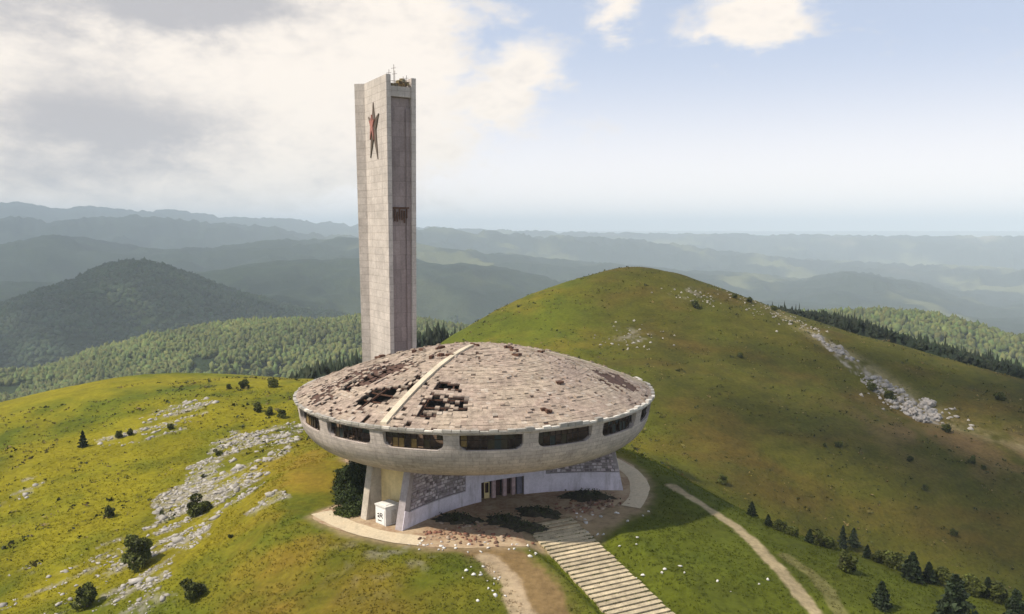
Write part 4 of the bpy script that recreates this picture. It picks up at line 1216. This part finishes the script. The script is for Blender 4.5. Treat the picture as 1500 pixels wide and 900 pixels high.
# white bits of rubble in the grass in front
pts = []
for (px, py, n_, s_) in ((628, 800, 9, 1.2), (655, 806, 8, 1.4), (710, 848, 5, 1.2), (720, 860, 4, 1.2), (758, 800, 6, 1.3), (780, 813, 5, 0.9), (733, 872, 4, 1.0), (875, 785, 4, 0.6), (912, 790, 3, 1.6), (965, 840, 5, 2.5), (700, 835, 5, 2.5), (920, 760, 5, 2.5), (1040, 850, 6, 3), (850, 755, 8, 2.5), (690, 800, 8, 2)):
    h_ = hit(px, py)
    for _ in range(n_): pts.append((h_[0] + random.gauss(0, s_), h_[1] + random.gauss(0, s_ * 0.7)))
pts = np.array(pts); zz = H(pts[:, 0], pts[:, 1]); b_ = rng.uniform(0.5, 0.72, len(pts))
o = rock_field('white_rubble', np.c_[pts, zz + 0.08], rng.uniform(0.12, 0.34, len(pts)), np.c_[b_, b_ * 0.97, b_ * 0.92], M_rock, 0.6); meta(o, kind='stuff')
# broken masonry on the edge of the yard
pts = []
for (px, py, n_, s_) in ((665, 785, 60, 2.6), (720, 790, 50, 2.6), (690, 770, 30, 2.0), (850, 745, 50, 2.4), (880, 738, 40, 2.2)):
    h_ = hit(px, py)
    for _ in range(n_): pts.append((h_[0] + random.gauss(0, s_), h_[1] + random.gauss(0, s_ * 0.5)))
pts = np.array(pts); zz = H(pts[:, 0], pts[:, 1]); cols = np.array([random.choice(((0.20, 0.09, 0.06), (0.28, 0.17, 0.11), (0.12, 0.07, 0.05), (0.35, 0.27, 0.2))) for _ in pts])
o = rock_field('broken_masonry', np.c_[pts, zz + 0.08], rng.uniform(0.12, 0.45, len(pts)), cols, M_rock, 0.6); meta(o, kind='stuff')

# ------------------------------------------------------------------ foliage
def crown_bush(seed, n=1900, lobes=13, tall=1.0, ls=0.055):
    r_ = np.random.default_rng(seed); P, Cl = [], []
    for i in range(lobes):
        a, rad = r_.uniform(0, 6.28), r_.uniform(0.03, 0.30); c = np.array((rad * math.cos(a), rad * math.sin(a), r_.uniform(0.2, 0.75) * tall))
        m_ = n // lobes; d = r_.standard_normal((m_, 3)); d /= np.linalg.norm(d, axis=1)[:, None]
        P.append(c + d * (r_.uniform(0.4, 1, (m_, 1)) ** 0.4) * np.array((0.23, 0.23, 0.22 * tall)) * r_.uniform(0.55, 1.2))
        Cl.append(np.array((0.070, 0.080, 0.015)) * r_.uniform(0.55, 1.55) * r_.uniform(0.65, 1.35, (m_, 1)))
    P, Cl = np.concatenate(P), np.concatenate(Cl); k_ = P[:, 2] > 0.02
    return leaf_quads(P[k_], k_.sum(), ls, Cl[k_])
def crown_conifer(seed, n=1500, w=0.30, ls=0.05):
    r_ = np.random.default_rng(seed); z = r_.uniform(0.03, 1, n) ** 1.15; tiers = 0.80 + 0.28 * np.sin(z * 34 + r_.uniform(0, 6))
    a = r_.uniform(0, 6.28, n); asym = 1 + 0.22 * np.sin(a * 3 + r_.uniform(0, 6)) + 0.14 * np.sin(a * 5 + z * 8)
    rad = w * (1 - z) ** 0.8 * tiers * asym * r_.uniform(0.35, 1, n) ** 0.5 + 0.012
    P = np.c_[rad * np.cos(a), rad * np.sin(a), z]
    Cl = np.array((0.022, 0.034, 0.012)) * r_.uniform(0.55, 1.5, (n, 1))
    return leaf_quads(P, n, ls, Cl)
def trunk(seed, conifer):
    m_ = MB(); n = 7
    def limb(a, b, r0, r1):
        a, b = Vector(a), Vector(b); d = (b - a).normalized(); s_ = d.orthogonal().normalized(); u_ = d.cross(s_)
        pts = [a + (s_ * math.cos(2 * math.pi * k / n) + u_ * math.sin(2 * math.pi * k / n)) * r0 for k in range(n)] + [b + (s_ * math.cos(2 * math.pi * k / n) + u_ * math.sin(2 * math.pi * k / n)) * r1 for k in range(n)]
        m_.poly(pts, [(k, (k + 1) % n, n + (k + 1) % n, n + k) for k in range(n)] + [tuple(range(n, 2 * n))])
    r_ = random.Random(seed)
    if conifer: limb((0, 0, -0.05), (0, 0, 0.94), 0.03, 0.006)
    else:
        limb((0, 0, -0.06), (0.02, 0.01, 0.35), 0.04, 0.026)
        for k in range(5):
            a = k * 1.26 + r_.random(); limb((0.02, 0.01, 0.22 + 0.03 * k), (0.28 * math.cos(a), 0.28 * math.sin(a), 0.5 + 0.25 * r_.random()), 0.022, 0.007)
    return m_
PROTO = {}
for kind, seeds in (('bush', (1, 2, 3)), ('round', (4, 5)), ('conifer', (6, 7, 8, 9))):
    for sd in seeds:
        v, f, c_ = crown_conifer(sd) if kind == 'conifer' else crown_bush(sd, 1900, 13 if kind == 'bush' else 10, 1.0 if kind == 'bush' else 0.85)
        PROTO.setdefault(kind, []).append((v, f, c_, sd))
_made = {}
def tree(kind, loc, h, label, group, seed, width=1.0, tint=1.0):
    v, f, c_, sd = PROTO[kind][seed % len(PROTO[kind])]
    nm = {'bush': 'bush', 'round': 'shrub', 'conifer': 'conifer_tree'}[kind]; cat = {'bush': 'bush', 'round': 'shrub', 'conifer': 'conifer'}[kind]
    e = empty(nm, loc, seed * 1.7); e.scale = (h * width, h * width, h)
    meta(e, label, cat, group)
    if (kind, sd) not in _made:
        cr = mesh_obj('crown', v, f, M_leaf, e, False, c_); tk = trunk(sd, kind == 'conifer').build('trunk', M_bark, e); _made[(kind, sd)] = (cr, tk)
    else:
        for src in _made[(kind, sd)]:
            d_ = src.copy(); d_.parent = e; COL.objects.link(d_)
    return e
TREES = [
    (203, 829, 54, 'bush', 'largest dark bush, standing at the foot of the white scree', 1.0), (291, 752, 34, 'round', 'round green shrub in the middle of the white scree', 1.1),
    (281, 877, 40, 'round', 'round dark green shrub low on the meadow, downhill of the largest bush', 1.05), (127, 889, 40, 'bush', 'ragged shrub in the bottom left corner of the meadow', 1.0),
    (160, 758, 20, 'bush', 'small brownish bush at the left edge of the scree', 1.0), (122, 655, 25, 'conifer', 'slim lone conifer on the open sunlit slope at far left', 0.9),
    (174, 642, 13, 'bush', 'small shrub left of a pair below the upper pale rocks', 1.0), (190, 638, 12, 'bush', 'small shrub right of a pair below the upper pale rocks', 1.0),
    (250, 629, 10, 'bush', 'tiny shrub on the upper band of pale rocks', 1.0), (320, 667, 12, 'round', 'low round shrub on the top part of the scree', 1.2),
    (357, 569, 16, 'bush', 'dark bush on the dim far ridge left of the saucer, left of its neighbour', 1.1), (400, 567, 15, 'bush', 'dark bush on the dim far ridge, close to the saucer', 1.1),
    (335, 570, 9, 'bush', 'smallest bush on the dim far ridge left of the saucer', 1.0), (378, 603, 17, 'bush', 'bush at the left end of three in a row beside the saucer rim', 1.0),
    (395, 608, 13, 'bush', 'middle bush of three in a row beside the saucer rim', 1.1), (413, 612, 15, 'bush', 'bush at the right end of three in a row, nearest the saucer rim', 1.1),
    (298, 700, 7, 'round', 'tiny tuft of shrub inside the upper scree', 1.2), (338, 788, 8, 'round', 'tiny shrub on the orange grass right of the scree', 1.2),
    (1059, 709, 16, 'bush', 'lone dark bush below the big hill, uphill of the footpath', 1.1), (1101, 756, 22, 'conifer', 'first conifer along the crest, farthest up beside the footpath', 1.25),
    (1234, 802, 34, 'conifer', 'slim conifer left of a twin pair on the right crest', 0.75), (1250, 800, 28, 'conifer', 'broader conifer right of a twin pair on the right crest', 1.1),
    (1240, 838, 36, 'bush', 'dark bush on the near slope just below the twin conifers', 1.0), (1336, 850, 44, 'conifer', 'dense dark conifer on the crest, halfway to the right edge', 1.3),
    (1291, 889, 40, 'conifer', 'conifer alone on the near grass slope below the crest', 1.3), (1396, 922, 78, 'conifer', 'biggest conifer, cut by the bottom edge of the view', 1.25),
    (1486, 925, 74, 'conifer', 'tall conifer at the bottom right corner', 1.1), (1018, 451, 14, 'bush', 'dark bush just under the top of the big hill beside pale rocks', 1.1),
    (1463, 586, 14, 'bush', 'dark bush alone on the upper right flank of the big hill', 1.3), (1277, 572, 13, 'bush', 'bush at the upper left edge of the boulder outcrop', 1.2),
    (1302, 585, 15, 'bush', 'bush touching the left side of the boulder outcrop', 1.3), (1387, 632, 13, 'bush', 'bush at the lower right end of the boulder outcrop', 1.5),
    (1424, 679, 12, 'bush', 'dark bush low on the right flank below the outcrop', 1.1), (1441, 688, 8, 'bush', 'small dark bush next to another, low on the right flank', 1.2),
    (1334, 676, 10, 'bush', 'small bush straight below the boulder outcrop', 1.2), (1228, 655, 10, 'bush', 'small bush in the middle of the big hill slope', 1.2),
    (1355, 718, 10, 'bush', 'small bush near the foot of the big hill, right part', 1.2), (1397, 785, 12, 'bush', 'small bush at the very foot of the big hill above the crest trees', 1.2),
    (1084, 524, 9, 'bush', 'small bush on the upper middle of the big hill', 1.2), (1076, 437, 8, 'bush', 'first tiny bush on the skyline right of the hilltop', 1.3),
    (1097, 443, 9, 'bush', 'tiny dark bush in the middle of the skyline right of the hilltop', 1.5), (1134, 455, 8, 'bush', 'tiny bush where the skyline meets the dark wood', 1.3),
    (1208, 655, 7, 'bush', 'pinpoint bush left of another in the middle of the big hill', 1.2)]
for i, (px, py, hp, kind, lab, wd) in enumerate(TREES):
    pos = hit(px, min(py, 899)); 
    if py > 899: pos = np.array(pix_depth(px, py, 97.0)); pos[2] = float(H(np.array([pos[0]]), np.array([pos[1]]))[0])
    hgt = hp / F * pos[1] * 1.03
    tree(kind, (pos[0], pos[1], pos[2] - 0.05 * hgt), hgt, lab, 'bushes on the left meadow' if px < 440 else 'bushes and conifers on the right slopes', i, wd)
# the ragged row of bushes along the crest of the near slope
CREST = [(1125, 768, 14), (1143, 775, 15), (1160, 782, 13), (1186, 792, 16), (1200, 796, 18), (1215, 800, 15), (1270, 815, 16), (1284, 820, 15), (1312, 830, 22), (1360, 850, 24), (1376, 852, 24), (1428, 868, 22), (1446, 872, 24), (1462, 876, 26), (1410, 862, 18)]
for i, (px, py, hp) in enumerate(CREST):
    pos = hit(px, py + 3); hgt = hp / F * pos[1] * 1.35
    if pos[1] > 140: pos = np.array(pix_depth(px, py, 122.0)); pos[2] = float(H(np.array([pos[0]]), np.array([pos[1]]))[0])
    tree('bush' if i % 3 else 'conifer', (pos[0], pos[1], pos[2] - 0.05 * hgt), hgt, 'small dark bush in the ragged row along the crest of the near right slope', 'row of bushes along the right crest', i + 3, 1.25)

# dense undergrowth on the bank below the left leg
pts = []
for _ in range(4200):
    a = R(random.uniform(-194, -136)); r_ = random.uniform(17.8 + max(0, math.degrees(a) + 150) * 0.33, 27.0 - max(0, math.degrees(a) + 150) * 0.10)
    pts.append((BC.x + r_ * math.cos(a), BC.y + r_ * math.sin(a)))
pts = np.array(pts); pts = pts[750 + F * pts[:, 0] / pts[:, 1] > 486 + 8 * fbm(pts[:, 1] / 2.5, pts[:, 0] / 2.5, 2, 5)]; nn = fbm(pts[:, 0] / 3.2, pts[:, 1] / 3.2, 3, 81); pts = pts[nn > -0.1]; nn = nn[nn > -0.1]
pz = H(pts[:, 0], pts[:, 1]); P = np.repeat(np.c_[pts, pz], 14, axis=0); n = len(P)
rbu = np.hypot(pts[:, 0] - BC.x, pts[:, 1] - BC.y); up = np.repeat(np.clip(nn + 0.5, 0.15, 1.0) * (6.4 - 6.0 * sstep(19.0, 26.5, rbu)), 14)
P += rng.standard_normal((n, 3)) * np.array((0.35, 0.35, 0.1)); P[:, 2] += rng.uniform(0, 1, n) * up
cl = (np.array((0.028, 0.044, 0.009))[None] + np.repeat(sstep(22, 30, rbu), 14)[:, None] * np.array((0.06, 0.06, 0.004))) * rng.uniform(0.5, 1.5, (n, 1))  # leaves darker towards the hall: its shade put into the colour
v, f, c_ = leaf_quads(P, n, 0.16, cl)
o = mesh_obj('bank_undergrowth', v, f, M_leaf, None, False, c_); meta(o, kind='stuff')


# ------------------------------------------------------------------ woods
def wood(name, xy, hgt, rad, col, conifer, mat, canopy=None):
    z = H(xy[:, 0], xy[:, 1])
    if canopy:                                  # measured height of the canopy edge along the belt
        cp_ = np.array(canopy, float); pxs = 750 + F * xy[:, 0] / xy[:, 1]
        room = CAM_Z - tan_dep(np.interp(pxs, cp_[:, 0], cp_[:, 1])) * xy[:, 1] - z; ok_ = room > 3.0
        xy, z, room = xy[ok_], z[ok_], room[ok_]
    n = len(xy)
    base_v = IC1_V if not conifer else None
    h = hgt * rng.uniform(0.55, 1.35, n)
    if canopy: h = np.minimum(h, room * rng.uniform(0.55, 1.06, n))
    r_ = rad * rng.uniform(0.6, 1.5, n); a = rng.uniform(0, 6.28, n)
    if conifer:
        k = 7; ang = np.arange(k) / k * 6.283
        prof = ((1.0, 0.05), (0.62, 0.38), (0.72, 0.36), (0.30, 0.72), (0.38, 0.70))
        tv_ = np.concatenate([np.c_[np.cos(ang) * p_, np.sin(ang) * p_, np.full(k, q_)] for p_, q_ in prof] + [np.array([[0, 0, 1.0]])])
        fl = []
        for m_ in range(len(prof) - 1):
            for j in range(k):
                a0, a1, b0, b1 = m_ * k + j, m_ * k + (j + 1) % k, (m_ + 1) * k + j, (m_ + 1) * k + (j + 1) % k; fl += [(a0, a1, b1), (a0, b1, b0)]
        m_ = len(prof) - 1
        for j in range(k): fl.append((m_ * k + j, m_ * k + (j + 1) % k, len(tv_) - 1))
        tf = np.array(fl)
    else:
        tv_ = IC1_V * np.array((1, 1, 0.5)) + np.array((0, 0, 0.5)); tf = IC1_F
    jit = 1 + 0.22 * rng.standard_normal((n, len(tv_), 1))
    v = tv_[None] * jit; ca_, sa_ = np.cos(a)[:, None], np.sin(a)[:, None]
    vx = (v[:, :, 0] * ca_ - v[:, :, 1] * sa_) * r_[:, None] + xy[:, 0:1]; vy = (v[:, :, 0] * sa_ + v[:, :, 1] * ca_) * r_[:, None] + xy[:, 1:2]
    vz = v[:, :, 2] * h[:, None] + z[:, None] - 0.12 * h[:, None]
    V = np.stack((vx, vy, vz), -1).reshape(-1, 3); Fc = (tf[None] + (np.arange(n) * len(tv_))[:, None, None]).reshape(-1, 3)
    patch = fbm(xy[:, 0] / 130, xy[:, 1] / 130, 3, 66)
    cc = np.array(col)[None] * (1 + 0.55 * patch[:, None]) * rng.uniform(0.72, 1.3, (n, 1)); cc[:, 0] *= rng.uniform(0.8, 1.2, n)
    Cc = np.repeat(cc, len(tv_), axis=0)
    o = mesh_obj(name, V, Fc, mat, None, False, Cc); meta(o, kind='stuff'); return o
def sector(n, a0, a1, r0, r1):
    a = rng.uniform(R(a0), R(a1), n); r_ = np.sqrt(rng.uniform(r0 ** 2, r1 ** 2, n)); return np.c_[r_ * np.sin(a), r_ * np.cos(a)]
M_wood = material('wood_leaves', vcol=True, var=0.3, scale=0.15, bump=0, rough=0.8)
xy = np.concatenate((sector(44000, -36, -3, 900, 1900), sector(17000, 10, 36, 1150, 2100)))
xy = xy[fbm(xy[:, 0] / 150, xy[:, 1] / 220, 4, 57) < 0.24]
wood('green_forest', xy, 10.5, 3.7, (0.092, 0.110, 0.028), False, M_wood)
xy = sector(30000, -36, -4, 2000, 3300)
wood('hill_forest', xy, 14, 7.5, (0.030, 0.048, 0.016), False, M_wood)
# the black conifer belts just behind the near hills
LPd = lambda px, Y: ((px - 750) / F * Y, Y)
beltL = [LPd(418, 335), LPd(470, 300), LPd(600, 330), LPd(690, 440), LPd(700, 520), LPd(560, 520), LPd(418, 430)]
beltR = [LPd(1125, 425), LPd(1200, 398), LPd(1300, 376), LPd(1400, 356), LPd(1520, 336), LPd(1680, 330), LPd(1680, 440), LPd(1500, 460), LPd(1300, 480), LPd(1125, 500)]
CAN_L = ((400, 556), (420, 549), (450, 538), (480, 530), (530, 515), (610, 480), (650, 473), (690, 468), (720, 470))
CAN_R = ((1100, 449), (1133, 450), (1213, 459), (1271, 472), (1328, 492), (1385, 507), (1443, 521), (1500, 535), (1700, 590))
for nm, pl_, n_, hh, can_ in (('dark_conifer_wood', beltL, 9000, 13, CAN_L), ('dark_conifer_belt', beltR, 16000, 13, CAN_R)):
    P = np.array(pl_); xy = rng.uniform(P.min(0), P.max(0), (n_, 2)); xy = xy[in_poly(xy[:, 0], xy[:, 1], pl_)]
    wood(nm, xy, hh, 2.7, (0.014, 0.022, 0.010), True, M_wood, can_)

# ------------------------------------------------------------------ grass tufts on the near slopes
n = 110000
xy = sector(n, -36, 36, 74, 240); xy = xy[rng.random(n) < 1 - 0.8 * sstep(110, 235, np.hypot(xy[:, 0], xy[:, 1]))]
rb2 = np.hypot(xy[:, 0] - BC.x, xy[:, 1] - BC.y)
ok = (rb2 > 31.5) & (seg_dist(xy[:, 0], xy[:, 1], [tuple(sA[:2]), tuple((sB + dirS * 9)[:2])]) > SWD / 2 + 0.2) & (seg_dist(xy[:, 0], xy[:, 1], TRACK) > 2.6) & (seg_dist(xy[:, 0], xy[:, 1], FOOT) > 1.4)
for poly, _ in SCREE[:4]: ok &= ~in_poly(xy[:, 0], xy[:, 1], poly) | (rng.random(len(xy)) < 0.25)
xy = xy[ok]; nn = fbm(xy[:, 0] / 7, xy[:, 1] / 7, 3, 90); xy = xy[nn > -0.25]; nn = nn[nn > -0.25]
P = np.repeat(np.c_[xy, H(xy[:, 0], xy[:, 1])], 3, axis=0); m = len(P)
a = rng.uniform(0, 6.28, m); hgt = rng.uniform(0.08, 0.22, m); w = rng.uniform(0.07, 0.17, m)
P[:, 0] += rng.normal(0, 0.16, m); P[:, 1] += rng.normal(0, 0.16, m)
dxv, dyv = np.cos(a) * w, np.sin(a) * w; lx, ly = rng.normal(0, 0.12, m), rng.normal(0, 0.12, m)
V = np.stack((np.c_[P[:, 0] - dxv, P[:, 1] - dyv, P[:, 2] - 0.03], np.c_[P[:, 0] + dxv, P[:, 1] + dyv, P[:, 2] - 0.03], np.c_[P[:, 0] + lx, P[:, 1] + ly, P[:, 2] + hgt]), 1).reshape(-1, 3)
ai = np.clip(np.searchsorted(az_d, np.degrees(np.arctan2(P[:, 0], P[:, 1]))), 0, na - 1); ri = np.clip(np.searchsorted(rr, np.hypot(P[:, 0], P[:, 1])), 0, nr - 1)
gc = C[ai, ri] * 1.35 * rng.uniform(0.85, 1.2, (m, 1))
o = mesh_obj('grass_tufts', V, np.arange(m * 3).reshape(m, 3), material('grass_blades', vcol=True, var=0.2, bump=0, rough=0.8), None, False, np.repeat(gc, 3, axis=0))
gm = o.data.materials[0].node_tree; pb_ = gm.nodes['Principled BSDF']; tl_ = gm.nodes.new('ShaderNodeBsdfTranslucent'); mx_ = gm.nodes.new('ShaderNodeMixShader'); mx_.inputs[0].default_value = 0.5
gm.links.new(pb_.inputs['Base Color'].links[0].from_socket, tl_.inputs[0]); gm.links.new(pb_.outputs[0], mx_.inputs[1]); gm.links.new(tl_.outputs[0], mx_.inputs[2])
gm.links.new(mx_.outputs[0], [n_ for n_ in gm.nodes if n_.type == 'OUTPUT_MATERIAL'][0].inputs[0])
meta(o, kind='stuff')

# tussocks, dwarf juniper and loose stones over the big hill and the far left meadow
xy = np.concatenate((sector(9000, -8, 36, 165, 420), sector(2500, -36, -8, 150, 270)))
nn = fbm(xy[:, 0] / 22, xy[:, 1] / 22, 3, 95); xy = xy[(nn > -0.12) & (np.hypot(xy[:, 0] - BC.x, xy[:, 1] - BC.y) > 42)]
P = np.repeat(np.c_[xy, H(xy[:, 0], xy[:, 1])], 5, axis=0); m = len(P); sz_ = np.repeat(0.14 + rng.gamma(1.2, 0.10, len(xy)), 5)[:, None]
P += rng.standard_normal((m, 3)) * np.array((1, 1, 0.3)) * sz_ + np.array((0, 0, 0.25)) * sz_
kk = np.repeat(rng.random(len(xy)), 5)[:, None]
cl = np.where(kk < 0.55, np.array((0.035, 0.042, 0.008)), np.where(kk < 0.85, np.array((0.12, 0.10, 0.02)), np.array((0.19, 0.14, 0.05)))) * rng.uniform(0.6, 1.4, (m, 1))
v, f, c_ = leaf_quads(P, m, sz_ * 0.8, cl)
o = mesh_obj('hill_tussocks', v, f, M_leaf, None, False, c_); meta(o, kind='stuff')

# weeds growing out of the stair joints
wp = np.c_[rng.integers(0, nst, 420) * tread + 0.1, rng.uniform(-SWD / 2, SWD / 2, 420), np.zeros(420)]
wp[:, 1] = np.where(rng.random(420) < 0.45, np.sign(wp[:, 1]) * (SWD / 2 - rng.gamma(1.0, 0.25, 420)), wp[:, 1]); wp[:, 2] = zA - drop * (wp[:, 0] - 0.1) / tread + 0.03
wp = np.repeat(wp, 4, axis=0) + rng.standard_normal((1680, 3)) * np.array((0.10, 0.22, 0.04))
v, f, c_ = leaf_quads(wp, 1680, 0.09, np.array((0.075, 0.085, 0.016)) * rng.uniform(0.5, 1.5, (1680, 1)))
o = mesh_obj('weeds', v, f, M_leaf, stw, False, c_)
